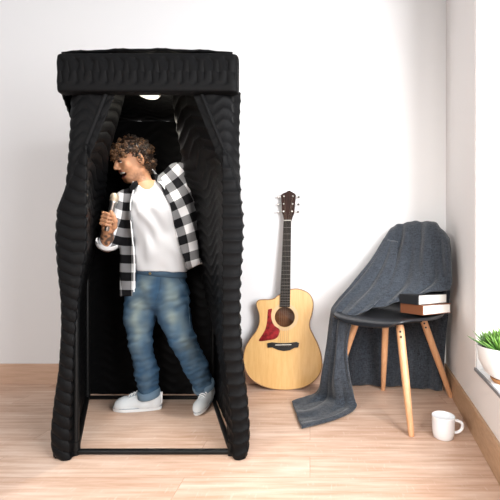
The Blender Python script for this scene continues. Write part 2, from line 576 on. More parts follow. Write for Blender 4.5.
# tube frame
R_ = 0.0105
def bar(a, b, r=R_, nm='floor_bar'):
    return MB().tube([a, b], r, 14).build(nm, M['pipe'], booth, smooth=True)
zf = 0.0115
c = [(fl, BFY, zf), (fr, BFY, zf), (brx, YB, zf), (bl, YB, zf)]
for i in range(4): bar(c[i], c[(i + 1) % 4])
for i, p in enumerate(c):
    ps = bar((p[0], p[1], 0.02), (p[0], p[1], 1.50), nm='post')
    MB().tube([(p[0], p[1], 0.0), (p[0], p[1], 0.05)], 0.0145, 14).build('corner_joint', M['pipe'], ps, smooth=True)
# zip pulls: short grey glints low on both curtains
a = P(66.5, 405, YF - 0.008); b_ = P(70.5, 402.5, YF - 0.008)
MB().tube([a, b_], 0.0014, 6).build('zip_pull', M['zip'], booth)
# ceiling lamp
lc = np.array((X_at(148.5, 1.5), 1.5, H + 177.5 / F * 1.5 - 0.0))
lp = MB().lathe([(0.0, 0.022), (0.046, 0.022), (0.05, 0.018), (0.05, 0.004), (0.047, 0.0), (0, 0)], lc, 40).build('ceiling_lamp', M['lamp_body'], booth, smooth=True)
MB().lathe([(0.0, 0.001), (0.042, 0.001), (0.042, -0.006), (0.030, -0.012), (0, -0.014)], lc, 40).build('diffuser', M['lamp'], lp, smooth=True)
MB().tube([lc + (0, 0, 0.02), lc + (0, 0, 0.04)], 0.008, 12).build('hanger', M['pipe'], lp, smooth=True)
ll = bpy.data.lights.new('booth_lamp_light', 'AREA'); ll.shape = 'DISK'; ll.size = 0.09; ll.energy = 1.8; ll.spread = math.radians(100); ll.color = (1.0, 0.95, 0.88)
lo = bpy.data.objects.new('booth_lamp_light', ll); lo.location = lc + (0, 0, -0.02); COL.objects.link(lo)
ll = bpy.data.lights.new('booth_back_fill', 'POINT'); ll.shadow_soft_size = 0.03; ll.energy = 0.5; ll.color = (1.0, 0.93, 0.78)  # extra point light added behind the lamp to lift the back panel
lo = bpy.data.objects.new('booth_back_fill', ll); lo.location = lc + (0, 0.16, -0.08); COL.objects.link(lo)

# ------------------------------------------------------------------ signed-distance sculpting (for the man, his clothes, the shoes)
class Vol:
    def __init__(s, lo, hi, h):
        s.lo = np.array(lo, float); s.h = h
        s.n = np.ceil((np.array(hi) - s.lo) / h).astype(int) + 1
        s.d = np.full(s.n, 1.0, np.float32)

    def block(s, lo, hi):
        i0 = np.clip(np.floor((np.array(lo) - s.lo) / s.h).astype(int), 0, s.n - 1)
        i1 = np.clip(np.ceil((np.array(hi) - s.lo) / s.h).astype(int) + 1, 1, s.n)
        sl = tuple(slice(a, b) for a, b in zip(i0, i1))
        ax = [s.lo[k] + s.h * np.arange(i0[k], i1[k]) for k in range(3)]
        return sl, np.meshgrid(*ax, indexing='ij', sparse=True)

    def union(s, fn, lo, hi, k=0.02, sub=False):
        mg = 0.03 + k
        sl, (x, y, z) = s.block(np.array(lo) - mg, np.array(hi) + mg)
        b = fn(x, y, z); a = s.d[sl]
        if sub:
            b = -b; hh = np.maximum(k - np.abs(a - b), 0) / max(k, 1e-6)
            s.d[sl] = np.maximum(a, b) + hh * hh * k / 4
        else:
            hh = np.maximum(k - np.abs(a - b), 0) / max(k, 1e-6)
            s.d[sl] = np.minimum(a, b) - hh * hh * k / 4

    def cone(s, a, b, ra, rb, k=0.02, flat=1.0, sub=False):
        """tapered capsule; flat>1 squeezes it front to back"""
        a = np.array(a, float); b = np.array(b, float); r = max(ra, rb)
        def fn(x, y, z):
            ym = None
            ba = (b - a); 
            # squeeze about the axis by scaling the y offset
            t = ((x - a[0]) * ba[0] + (y - a[1]) * ba[1] + (z - a[2]) * ba[2]) / (ba @ ba)
            t = np.clip(t, 0, 1)
            dx = x - (a[0] + ba[0] * t); dy = (y - (a[1] + ba[1] * t)) * flat; dz = z - (a[2] + ba[2] * t)
            return (np.sqrt(dx * dx + dy * dy + dz * dz) - (ra + (rb - ra) * t)) / (1 if flat == 1 else math.sqrt(flat))
        s.union(fn, np.minimum(a, b) - r, np.maximum(a, b) + r, k, sub)

    def ell(s, c, rad, R=None, k=0.015, sub=False):
        c = np.array(c, float); rad = np.array(rad, float)
        Rm = np.eye(3) if R is None else R          # rows: local axes
        def fn(x, y, z):
            dx, dy, dz = x - c[0], y - c[1], z - c[2]
            l = [Rm[i][0] * dx + Rm[i][1] * dy + Rm[i][2] * dz for i in range(3)]
            q = np.sqrt((l[0] / rad[0]) ** 2 + (l[1] / rad[1]) ** 2 + (l[2] / rad[2]) ** 2)
            return (q - 1) * rad.min()
        r = rad.max()
        s.union(fn, c - r, c + r, k, sub)

    def mesh(s):
        vol = s.d; nx, ny, nz = vol.shape
        ins = vol < 0
        cnt = np.zeros((nx - 1, ny - 1, nz - 1), np.int8)
        offs = [(i, j, k) for i in (0, 1) for j in (0, 1) for k in (0, 1)]
        for i, j, k in offs: cnt += ins[i:nx - 1 + i, j:ny - 1 + j, k:nz - 1 + k]
        mixm = (cnt > 0) & (cnt < 8)
        I = np.argwhere(mixm); idx = np.full(mixm.shape, -1, int); idx[mixm] = np.arange(len(I))
        acc = np.zeros((len(I), 3)); num = np.zeros(len(I))
        for a in offs:
            for ax in range(3):
                if a[ax]: continue
                b = list(a); b[ax] = 1
                va = vol[I[:, 0] + a[0], I[:, 1] + a[1], I[:, 2] + a[2]]; vb = vol[I[:, 0] + b[0], I[:, 1] + b[1], I[:, 2] + b[2]]
                m_ = (va < 0) != (vb < 0)
                t = np.where(m_, va / np.where(m_, va - vb, 1), 0)
                p = np.tile(np.array(a, float), (len(I), 1)); p[:, ax] += t
                acc[m_] += p[m_]; num[m_] += 1
        V = s.lo + s.h * (I + acc / num[:, None])
        faces = []
        for ax in range(3):
            u, v = (ax + 1) % 3, (ax + 2) % 3
            sl0 = [slice(None)] * 3; sl1 = [slice(None)] * 3
            sl0[ax] = slice(0, -1); sl1[ax] = slice(1, None)
            E = np.argwhere(ins[tuple(sl0)] != ins[tuple(sl1)])
            E = E[(E[:, u] > 0) & (E[:, v] > 0) & (E[:, u] < vol.shape[u] - 1) & (E[:, v] < vol.shape[v] - 1)]
            eu = np.zeros(3, int); eu[u] = 1; ev = np.zeros(3, int); ev[v] = 1
            q = [idx[tuple((E - o_).T)] for o_ in (0 * eu, eu, eu + ev, ev)]
            q = np.stack(q, 1)
            inside = ins[tuple(E.T)]
            q[~inside] = q[~inside][:, ::-1]
            faces.append(q[:, ::-1] if False else q)
        Fq = np.concatenate(faces)
        Fq = Fq[(Fq >= 0).all(1)]
        return V, Fq


def vnormals(V, Fq):
    n = np.zeros_like(V)
    fn = np.cross(V[Fq[:, 2]] - V[Fq[:, 0]], V[Fq[:, 3]] - V[Fq[:, 1]])
    for k in range(4): np.add.at(n, Fq[:, k], fn)
    return n / (np.linalg.norm(n, axis=1, keepdims=True) + 1e-12)


def relax(V, Fq, it=2, w_=0.5):
    e = np.concatenate([Fq[:, [0, 1]], Fq[:, [1, 2]], Fq[:, [2, 3]], Fq[:, [3, 0]]])
    for _ in range(it):
        s_ = np.zeros_like(V); c_ = np.zeros(len(V))
        np.add.at(s_, e[:, 0], V[e[:, 1]]); np.add.at(c_, e[:, 0], 1)
        V = V * (1 - w_) + w_ * s_ / np.maximum(c_, 1)[:, None]
    return V


def nz3(V, sc):
    sc = np.array(sc)
    return np.array([noise.noise(Vector(p)) for p in (V * sc)])


def pxpy(V):
    return CX + V[:, 0] / V[:, 1] * F, CY + (H - V[:, 2]) / V[:, 1] * F


# ------------------------------------------------------------------ the man
Y0 = 1.70
man = thing('person', (X_at(165, Y0), Y0, 0),
            'man in open black and white checked shirt singing into a microphone inside the booth', 'person')
ms = mat('skin', (0.5, 0.28, 0.18), 0.5, spec=0.35, vcol=True)
BS(ms).inputs['Subsurface Weight'].default_value = 0.08
BS(ms).inputs['Subsurface Radius'].default_value = (0.01, 0.004, 0.002)
M['skin'] = ms
sc_ = 0.79
# joints
J = dict(pelvis=P(160, 283, 1.70), waist=P(158, 255, 1.695), chest=P(152, 218, 1.69), neck=P(146.5, 190, 1.70),
         rsh=P(128, 203, 1.69), lsh=P(176, 180, 1.72), relb=P(107, 245, 1.63), rwri=P(107.5, 228, 1.555),
         lelb=P(190, 220, 1.76), lwri=P(184, 258, 1.79), lhand=P(174, 276, 1.81),
         rhip=P(146, 290, 1.70), lhip=P(171, 290, 1.70), rknee=P(140, 342, 1.66), lknee=P(181.5, 338, 1.65),
         rank=P(149.5, 395, 1.715), lank=P(206, 390, 1.765))
# head frame
hf = np.array((-0.72, -0.72, -0.37)); hf /= np.linalg.norm(hf)
hu = np.array((0.12, 0.0, 1.0)); hu = hu - hf * (hu @ hf); hu /= np.linalg.norm(hu)
hs = np.cross(hf, hu)                        # head's right-hand side
HR = np.stack([hs, hf, hu])
HC = P(133.8, 160.5, 1.685)
def hp(s, f, u): return HC + hs * s + hf * f + hu * u

h_ = 0.0030
V_ = Vol((-1.13, 1.46, -0.02), (-0.52, 1.95, 1.42), h_)
# torso, kept inside the clothes
V_.cone(J['pelvis'], J['waist'], 0.085, 0.085, 0.03, 1.35)
V_.cone(J['waist'], J['chest'], 0.085, 0.10, 0.03, 1.4)
V_.cone(J['chest'], J['neck'] - (0, 0, .015), 0.095, 0.045, 0.03, 1.4)
V_.cone(J['neck'] - (0, 0, .02), J['rsh'], 0.045, 0.038, 0.03)
V_.cone(J['neck'] - (0, 0, .02), J['lsh'], 0.045, 0.038, 0.03)
V_.cone(J['neck'] - (0, 0.0, .02), hp(0, -0.012, -0.045), 0.043, 0.043, 0.02)
# arms
V_.cone(J['rsh'], J['relb'], 0.036, 0.030, 0.015)
V_.cone(J['relb'], J['rwri'], 0.033, 0.022, 0.015)
V_.cone(J['lsh'], J['lelb'], 0.036, 0.028, 0.015)
V_.cone(J['lelb'], J['lwri'], 0.030, 0.021, 0.015)
# legs
V_.cone(J['rhip'], J['rknee'], 0.060, 0.036, 0.02); V_.cone(J['rknee'], J['rank'], 0.036, 0.026, 0.02)
V_.cone(J['lhip'], J['lknee'], 0.060, 0.038, 0.02); V_.cone(J['lknee'], J['lank'], 0.038, 0.026, 0.02)
V_.cone(J['rank'], J['rank'] + (-0.05, 0, -0.035), 0.026, 0.018, 0.02)
V_.cone(J['lank'], J['lank'] + (-0.004, -0.04, -0.03), 0.024, 0.014, 0.02)
# head
V_.ell(hp(0, -0.010, 0.030), (0.064, 0.080, 0.068), HR, 0.02)
V_.ell(hp(0, 0.022, -0.028), (0.051, 0.056, 0.066), HR, 0.03)
V_.cone(hp(-0.020, 0.052, -0.082), hp(0.020, 0.052, -0.082), 0.017, 0.017, 0.02)
V_.cone(hp(-0.044, 0.0, -0.055), hp(-0.018, 0.050, -0.080), 0.014, 0.014, 0.02)
V_.cone(hp(0.044, 0.0, -0.055), hp(0.018, 0.050, -0.080), 0.014, 0.014, 0.02)
V_.cone(hp(-0.028, 0.066, 0.017), hp(0.028, 0.066, 0.017), 0.010, 0.010, 0.015)
V_.cone(hp(-0.036, 0.052, -0.022), hp(-0.030, 0.058, -0.030), 0.014, 0.012, 0.015)
V_.cone(hp(0.036, 0.052, -0.022), hp(0.030, 0.058, -0.030), 0.014, 0.012, 0.015)
for s in (-1, 1): V_.ell(hp(s * 0.027, 0.084, 0.002), (0.014, 0.012, 0.008), HR, 0.008, sub=True)
V_.cone(hp(0, 0.077, 0.008), hp(0, 0.095, -0.024), 0.0075, 0.0095, 0.008)
for s in (-1, 1): V_.cone(hp(s * 0.008, 0.086, -0.028), hp(s * 0.010, 0.082, -0.028), 0.006, 0.006, 0.006)
V_.cone(hp(-0.018, 0.074, -0.044), hp(0.018, 0.074, -0.044), 0.007, 0.007, 0.008)
V_.cone(hp(-0.016, 0.068, -0.071), hp(0.016, 0.068, -0.071), 0.007, 0.007, 0.008)
V_.ell(hp(0, 0.082, -0.057), (0.030, 0.030, 0.0125), HR, 0.003, sub=True)
for s in (-1, 1):
    V_.ell(hp(s * 0.066, -0.008, -0.002), (0.008, 0.017, 0.026), HR, 0.006)
    V_.ell(hp(s * 0.075, -0.004, 0.0), (0.005, 0.009, 0.015), HR, 0.004, sub=True)
# hand round the microphone
MA, MBt = P(106.5, 231, 1.535), P(114.5, 197.5, 1.525)          # mic tail, mic head
ax_ = (MBt - MA) / np.linalg.norm(MBt - MA)
e1 = np.array((-1.0, 0, 0)); e1 -= ax_ * (e1 @ ax_); e1 /= np.linalg.norm(e1)
e2 = np.array((0, -1.0, 0)); e2 -= ax_ * (e2 @ ax_) + e1 * (e2 @ e1); e2 /= np.linalg.norm(e2)
HM = MA + ax_ * (0.30 * np.linalg.norm(MBt - MA))
def ring(th, r, t):
    th = math.radians(th)
    return HM + ax_ * t + r * (math.cos(th) * e1 + math.sin(th) * e2)
fr_ = 0.0076
for i, (t, ln) in enumerate(((0.030, 1.0), (0.0135, 1.08), (-0.003, 1.0), (-0.0185, 0.85))):
    q = [ring(-35, 0.031, t - 0.004), ring(35, 0.027 * (0.96 + 0.04 * ln), t), ring(100, 0.0215, t + 0.001), ring(150 + 20 * (ln - 1), 0.0205, t + 0.002)]
    V_.cone(q[0], q[1], fr_ * 1.1, fr_ * 1.02, 0.003); V_.cone(q[1], q[2], fr_ * 1.02, fr_ * 0.95, 0.002); V_.cone(q[2], q[3], fr_ * .95, fr_ * .85, 0.002)
    V_.cone(ring(-100, 0.026, t * 0.6 - 0.03), q[0], 0.012, fr_ * 1.15, 0.008)          # palm
th_ = [ring(-150, 0.027, -0.020), ring(178, 0.028, 0.008), ring(150, 0.0235, 0.030), ring(120, 0.020, 0.044)]
for i in range(3): V_.cone(th_[i], th_[i + 1], 0.011 - 0.0015 * i, 0.0098 - 0.0013 * i, 0.004)
V_.cone(J['rwri'], ring(-100, 0.022, -0.022), 0.020, 0.018, 0.014, 1.0)
# relaxed hand behind the hip
ld = J['lhand'] - J['lwri']; ln_ = np.linalg.norm(ld); ld /= ln_
V_.cone(J['lwri'], J['lwri'] + ld * 0.03, 0.02, 0.022, 0.012)
V_.cone(J['lwri'] + ld * 0.03, J['lwri'] + ld * 0.06, 0.024, 0.022, 0.012, 1.3)
sd = np.array((ld[2], 0, -ld[0]))
for i in range(4):
    b0 = J['lwri'] + ld * 0.065 + sd * (i - 1.5) * 0.0145
    l_ = (0.026, 0.030, 0.028, 0.021)[i]
    V_.cone(b0, b0 + ld * l_, 0.0078, 0.0074, 0.003); V_.cone(b0 + ld * l_, b0 + ld * l_ * 1.8 + np.array((0, -0.010, 0)), 0.0074, 0.0064, 0.003)
V_.cone(J['lwri'] + ld * 0.02 - sd * 0.02, J['lwri'] + ld * 0.055 - sd * 0.035, 0.010, 0.0085, 0.006)
Vb, Fb = V_.mesh()
Vb = relax(Vb, Fb, 1, 0.4)
# skin tones, stubble, lips, inside of the mouth
loc = (Vb - HC) @ HR.T
col = np.tile(np.array((0.52, 0.26, 0.14)), (len(Vb), 1))
n1 = nz3(Vb, (60, 60, 60))[:, None]
col *= 1 + 0.06 * n1
hd_ = np.linalg.norm(loc, axis=1) < 0.125
stub = np.clip((-0.030 - loc[:, 2] + 0.25 * np.clip(0.02 - loc[:, 1], 0, 1)) / 0.04, 0, 1) * np.clip((loc[:, 1] + 0.03) / 0.035, 0, 1) * (0.8 + 0.5 * nz3(Vb, (120, 120, 120)))
must = np.exp(-((loc[:, 2] + 0.040) / 0.007) ** 2) * np.clip((loc[:, 1] - 0.05) / 0.01, 0, 1)
cheek = np.exp(-(((loc[:, 2] + 0.025) / 0.02) ** 2 + ((np.abs(loc[:, 0]) - 0.034) / 0.015) ** 2)) * (loc[:, 1] > 0.03)
stub = np.clip(np.maximum(stub, must) - cheek, 0, 1) * hd_
col = col * (1 - 0.66 * stub[:, None]) + 0.66 * stub[:, None] * np.array((0.12, 0.055, 0.03))
lip = ((np.abs(loc[:, 2] + 0.0565) < 0.018) & (np.abs(loc[:, 0]) < 0.024) & (loc[:, 1] > 0.069) & hd_)
col[lip] = (0.42, 0.16, 0.12)
inm = ((loc[:, 0] / 0.0305) ** 2 + ((loc[:, 1] - 0.082) / 0.0315) ** 2 + ((loc[:, 2] + 0.057) / 0.0135) ** 2 < 1.05) & hd_ & (loc[:, 1] < 0.0745)
col[inm] = (0.09, 0.02, 0.018)
# forearm darkened in noisy patches
el, wr = J['relb'], J['rwri']
tt = ((Vb - el) @ (wr - el)) / ((wr - el) @ (wr - el)); dd = np.linalg.norm(Vb - (el + np.clip(tt, 0, 1)[:, None] * (wr - el)), axis=1)
fa = (tt < 0.9) & (dd < 0.05) & (Vb[:, 0] < J['rsh'][0])
mottle = np.clip(nz3(Vb[fa], (70, 70, 70)) * 3 + 0.75, 0, 1)[:, None]
col[fa] = col[fa] * (1 - 0.85 * mottle) + 0.85 * mottle * np.array((0.05, 0.045, 0.045))
obj('body', Vb, Fb, M['skin'], man, cols=col)
# teeth, eyes, brows
mt_ = MB(); pts = [hp(s, 0.0740 - 7 * s * s, -0.0500) for s in np.linspace(-0.024, 0.024, 9)]
mt_.tube(pts, [0.002] + [0.0048] * 7 + [0.002], 8)
M['teeth'] = mat('teeth', (0.85, 0.82, 0.76), 0.3)
mt_.build('teeth', M['teeth'], man, smooth=True)
M['eye'] = mat('eye_white', (0.75, 0.72, 0.68), 0.2); M['iris'] = mat('dark_brown', (0.03, 0.017, 0.01), 0.25)
M['brow'] = mat('brow_hair', (0.03, 0.018, 0.012), 0.7)
for s in (-1, 1):
    e = MB(); cc = hp(s * 0.027, 0.0725, 0.001)
    prof_ = [(0.0066 * math.sin(a), -0.0066 * math.cos(a)) for a in np.linspace(0.05, math.pi - 0.05, 10)]
    e.lathe(prof_, cc, 16); eo = e.build('eye', M['eye'], man, smooth=True)
    MB().tube([cc + hf * 0.006, cc + hf * 0.0088], 0.004, 10).build('iris', M['iris'], eo, smooth=True)
    MB().tube([hp(s * 0.013, 0.0785, 0.0015), hp(s * 0.027, 0.0805, 0.0035), hp(s * 0.040, 0.072, 0.0005)], [0.003, 0.0052, 0.003], 8).build('eyelid', M['brow'], man, smooth=True)
    MB().tube([hp(s * 0.011, 0.079, 0.019), hp(s * 0.026, 0.079, 0.024), hp(s * 0.043, 0.066, 0.019)], [0.0035, 0.0045, 0.0022], 8).build('eyebrow', M['brow'], man, smooth=True)
# curly hair
hv, hfc, hc = [], [], []
rng = np.random.default_rng(3)
def add_curl(c0, d0, r, turns, length, tr, colr):
    d0 = d0 / np.linalg.norm(d0)
    u = np.cross(d0, rng.normal(size=3)); u /= np.linalg.norm(u); b = np.cross(d0, u)
    n = int(9 * turns) + 2
    pts = [c0 + d0 * length * t + r * (math.cos(t * turns * 6.283) * u + math.sin(t * turns * 6.283) * b) for t in np.linspace(0, 1, n)]
    m_ = MB().tube(pts, [tr * (0.6 if i in (0, n - 1) else 1) for i in range(n)], 6)
    o_ = len(hv); hv.extend(m_.v); hfc.extend([tuple(i + o_ for i in q) for q in m_.f]); hc.extend([colr] * len(m_.v))
Vh = Vol(HC - 0.15, HC + 0.15, 0.004)
Vh.ell(hp(0, -0.014, 0.036), (0.070, 0.085, 0.072), HR, 0.02)
Vh.ell(hp(0, -0.050, -0.010), (0.058, 0.036, 0.056), HR, 0.02)
def facecut(x, y, z):
    dx, dy, dz = x - HC[0], y - HC[1], z - HC[2]
    f_ = hf[0] * dx + hf[1] * dy + hf[2] * dz; u_ = hu[0] * dx + hu[1] * dy + hu[2] * dz
    return np.maximum(u_ - 0.040, 0.006 - f_)                   # inside: low and in front
Vh.union(facecut, HC - 0.15, HC + 0.15, 0.01, sub=True)
Vc, Fc = Vh.mesh()
k_ = nz3(Vc, (110, 110, 110)); Vc = Vc + vnormals(Vc, Fc) * (0.004 * k_)[:, None]
hv.extend(map(tuple, Vc)); hfc.extend(map(tuple, Fc)); hc.extend([(0.018, 0.010, 0.007)] * len(Vc))
pal = [(0.016, 0.009, 0.006), (0.030, 0.016, 0.009), (0.055, 0.028, 0.014), (0.12, 0.06, 0.028), (0.20, 0.10, 0.045)]
cnt_ = 0
while cnt_ < 640:
    d_ = rng.normal(size=3); d_ /= np.linalg.norm(d_)
    low = d_[2] < -0.05
    q = np.array((d_[0] * 0.073, -0.014 + d_[1] * 0.088, 0.035 + d_[2] * 0.074))
    if low:
        q = np.array((d_[0] * 0.066, -0.050 + d_[1] * 0.038, -0.005 + d_[2] * 0.062))
        if q[1] > -0.02: continue
    elif q[1] > 0.0 and q[2] < 0.030: continue
    p_ = HC + HR.T @ q
    nrm_ = HR.T @ d_
    lf = np.clip(q[1] / 0.08, 0, 1) * 0.75 + 0.12  # more pale curls towards the front: light on the hair painted in
    ci = 4 if rng.random() < 0.35 * lf + 0.03 else (3 if rng.random() < 0.45 * lf + 0.08 else int(rng.integers(0, 3)))
    dr = nrm_ * 0.4 - hu * 0.7 + rng.normal(size=3) * 0.5 + (hf * 0.5 if q[1] > 0.03 else 0)
    add_curl(p_ - nrm_ * 0.004, dr, rng.uniform(0.005, 0.0085), rng.uniform(1.0, 2.0), rng.uniform(0.010, 0.024), rng.uniform(0.0017, 0.0028), pal[ci])
    cnt_ += 1
# curls beside the ears
for i in range(60):
    sg = 1 if i % 2 else -1
    f0 = rng.uniform(-0.045, 0.022); u0 = rng.uniform(-0.012 if f0 < 0 else 0.012, 0.050)
    p_ = hp(sg * (0.071 - 8 * max(f0, 0) ** 2), f0, u0)
    add_curl(p_, -hu * 0.8 + rng.normal(size=3) * 0.5, rng.uniform(0.005, 0.008), 1.6, rng.uniform(0.010, 0.020), 0.0024, pal[int(rng.choice([0, 1, 2, 3]))])
# curls over the brow
for i in range(70):
    s = rng.uniform(-0.062, 0.062); p_ = hp(s, 0.080 - 5.5 * s * s * 1.2 + rng.uniform(-0.004, 0.006), rng.uniform(0.024, 0.058))
    add_curl(p_, -hu + hf * 0.3 + rng.normal(size=3) * 0.4, rng.uniform(0.005, 0.008), 1.6, rng.uniform(0.010, 0.022), 0.0024, pal[int(rng.choice([1, 2, 3, 3, 4, 4]))])  # brow curls lean to the pale tones that paint in the light
mh = mat('curly_hair', rough=0.42, vcol=True); M['hair'] = mh
obj('hair', np.array(hv), hfc, mh, man, cols=np.array(hc))

# T-shirt
mtee = mat('white_cotton', (0.58, 0.58, 0.59), 0.85); M['tee'] = mtee
bump(mtee, noise_tex(mtee, coords(mtee), 400, 2), 0.1, 0.001)
V_ = Vol((-1.1, 1.5, 0.5), (-0.5, 1.9, 1.2), 0.0035)
tw = [P(161.5, 272, 1.695), P(160, 250, 1.69), P(155, 215, 1.685), P(148.5, 196, 1.695)]
V_.cone(tw[0], tw[1], 0.124, 0.116, 0.02, 1.35); V_.cone(tw[1], tw[2], 0.116, 0.122, 0.03, 1.4); V_.cone(tw[2], tw[3], 0.118, 0.07, 0.04, 1.4)
V_.cone(tw[3], J['rsh'], 0.052, 0.052, 0.03); V_.cone(tw[3], J['lsh'] + (-.01, 0, -.01), 0.052, 0.05, 0.03)
V_.cone(J['rsh'], J['rsh'] * 0.6 + J['relb'] * 0.4, 0.046, 0.044, 0.02); V_.cone(J['lsh'], J['lsh'] * 0.6 + J['lelb'] * 0.4, 0.046, 0.042, 0.02)
zc_ = P(160, 271.5, 1.62)[2]
V_.union(lambda x, y, z: z - (zc_ - 0.03 * (x + 0.75)) + 0 * x + 0 * y, (-1.1, 1.5, 0.4), (-0.5, 1.9, zc_ + .05), 0.004, sub=True)
V_.cone(P(146.5, 186.5, 1.615), P(143.5, 172, 1.69), 0.026, 0.062, 0.006, sub=True)
V_.cone(P(148, 194, 1.58), P(146.5, 180, 1.63), 0.007, 0.032, 0.005, sub=True)
Vt, Ft = V_.mesh()
nt_ = vnormals(Vt, Ft)
dg = np.array([(p[0] * 0.8 + p[2] * 0.6) for p in Vt])
fold = np.sin(dg * 85 + 3.5 * nz3(Vt, (9, 9, 6))) * np.clip(nz3(Vt, (10, 10, 7)) + 0.5, 0, 1)
Vt = Vt + nt_ * (0.0042 * fold)[:, None]
Vt = relax(Vt, Ft, 2, 0.4)
obj('t_shirt', Vt, Ft, mtee, man)

# jeans
mj = mat('washed_denim', rough=0.85, vcol=True, spec=0.2); M['denim'] = mj
bump(mj, noise_tex(mj, coords(mj, (1, 1, 1)), 380, 2), 0.2, 0.0015)
V_ = Vol((-1.1, 1.45, 0.03), (-0.4, 1.95, 0.78), 0.0035)
V_.cone(P(161.5, 270, 1.70), P(158, 290, 1.70), 0.118, 0.125, 0.02, 1.3)
V_.cone(P(142.5, 296, 1.69), P(140, 318, 1.68), 0.080, 0.072, 0.02, 1.05)
V_.cone(P(140, 318, 1.68), J['rknee'], 0.071, 0.049, 0.015); V_.cone(J['rknee'], P(147, 372, 1.70), 0.049, 0.051, 0.02); V_.cone(P(147, 372, 1.70), P(149.5, 396, 1.715), 0.050, 0.046, 0.02)
V_.cone(P(172, 294, 1.69), P(174.5, 316, 1.67), 0.084, 0.074, 0.02, 1.05)
V_.cone(P(174.5, 316, 1.67), J['lknee'], 0.074, 0.060, 0.015); V_.cone(J['lknee'], P(196, 366, 1.71), 0.059, 0.056, 0.02); V_.cone(P(196, 366, 1.71), P(205, 388, 1.765), 0.056, 0.050, 0.02)
ztop = P(160, 268, 1.60)[2]
V_.union(lambda x, y, z: ztop - z + 0 * x + 0 * y, (-1.1, 1.45, ztop - .05), (-0.4, 1.95, 0.85), 0.004, sub=True)
for (q0, q1, zz0) in ((J['rknee'], P(149.5, 396, 1.715), None), (J['lknee'], P(205, 388, 1.765), None)):
    ax0 = (q1 - q0) / np.linalg.norm(q1 - q0); e0 = q1 - ax0 * 0.004
    V_.union(lambda x, y, z: -((x - e0[0]) * ax0[0] + (y - e0[1]) * ax0[1] + (z - e0[2]) * ax0[2]) , e0 - 0.09, e0 + 0.09, 0.004, sub=True)
Vj, Fj = V_.mesh(); nj = vnormals(Vj, Fj)
jx, jy = pxpy(Vj)
amp = np.interp(jy, [268, 285, 305, 325, 340, 355, 372, 396], [0.1, 0.5, 0.8, 0.3, 0.9, 0.5, 0.9, 1.1])
w1 = 1.5 * nz3(Vj, (17, 17, 46)) + 1.0 * nz3(np.stack([Vj[:, 0] + 0.5 * Vj[:, 2], Vj[:, 1], Vj[:, 2] - 0.5 * Vj[:, 0]], 1), (14, 20, 60))
Vj = Vj + nj * (0.0052 * amp * w1)[:, None]
Vj = relax(Vj, Fj, 1, 0.4)
base = np.array((0.028, 0.072, 0.135)); fade = np.array((0.21, 0.255, 0.235)); darkc = np.array((0.022, 0.05, 0.10))
# wear: pale down the front of the thighs and on the knees, dark along the seams
def leg_axis(y, keys): return np.interp(y, *zip(*keys))
cl_ = leg_axis(jy, [(270, 150), (296, 139), (318, 137), (342, 138), (372, 145), (396, 150)])
cr_ = leg_axis(jy, [(270, 170), (294, 172), (316, 172), (338, 182), (366, 197), (390, 206)])
split = leg_axis(jy, [(268, 157), (306, 155), (342, 161), (372, 170), (396, 176)])
dist = np.where(jx < split, np.abs(jx - cl_), np.abs(jx - cr_))
vert = np.interp(jy, [268, 285, 305, 325, 345, 360, 396], [0.30, 0.65, 0.95, 0.85, 0.55, 0.22, 0.15])
wear = np.clip(np.exp(-(dist / 10.0) ** 2) * 0.66 * vert * (1 + 0.9 * nz3(Vj, (26, 26, 16))) + 0.10 * w1 * amp * 0.5, 0, 1)[:, None] * np.clip(-nj[:, 1:2] * 2 + 0.3, 0, 1)
cj = base * (1 + 0.15 * nz3(Vj, (50, 50, 30))[:, None])
seam = np.clip(np.exp(-(np.abs(jx - np.where(jx < split, split - 2, split + 2)) / 3.0) ** 2), 0, 1)[:, None] * (jy > 306)[:, None]
cj = cj * (1 - wear) + fade * wear
cj = cj * (1 - 0.5 * seam) + darkc * 0.5 * seam
jeans = obj('jeans', Vj, Fj, mj, man, cols=cj)
# waistband, turn-ups, fly, pockets
M['denim_dark'] = mat('dark_denim', (0.032, 0.065, 0.105), 0.85)
M['denim_pale'] = mat('turned_denim', (0.12, 0.19, 0.26), 0.9)
for (q0, q1, r0) in ((J['rknee'], P(149.5, 396, 1.715), 0.050), (J['lknee'], P(205, 388, 1.765), 0.053)):
    ax0 = (q1 - q0) / np.linalg.norm(q1 - q0)
    pts = [q1 - ax0 * t for t in (0.034, 0.037, 0.03, 0.004, 0.0, 0.002)]
    MB().tube(pts, [r0 - 0.006, r0 - 0.001, r0 + 0.003, r0 + 0.004, r0 + 0.001, r0 - 0.012], 28, cap=False).build('turn_up', M['denim_pale'], jeans, smooth=True, angle=70)
mbw = MB(); pts = []
for a in np.linspace(0, 2 * math.pi, 40, endpoint=False):
    pts.append((-0.0, a))
cw = P(161.5, 273, 1.70)
sec2 = []
for k, (dz, dr) in enumerate(((-0.014, 0.0005), (-0.012, 0.003), (0.012, 0.002), (0.013, -0.003))):
    for a in np.linspace(0, 2 * math.pi, 48, endpoint=False):
        sec2.append(cw + np.array(((0.119 + dr) * math.cos(a), (0.119 / 1.3 + dr) * math.sin(a), dz - 0.012 * math.cos(a))))
fq_ = []
for k in range(3):
    for i in range(48): fq_.append((k * 48 + i, k * 48 + (i + 1) % 48, (k + 1) * 48 + (i + 1) % 48, (k + 1) * 48 + i))
wb = obj('waistband', sec2, fq_, M['denim_dark'], jeans); solidify(wb, 0.003)
def on_jeans(px, py):
    ok = nj[:, 1] < -0.15
    d2 = np.where(ok, (jx - px) ** 2 + (jy - py) ** 2, 1e9); k = int(np.argmin(d2))
    return Vj[k] + nj[k] * 0.0008
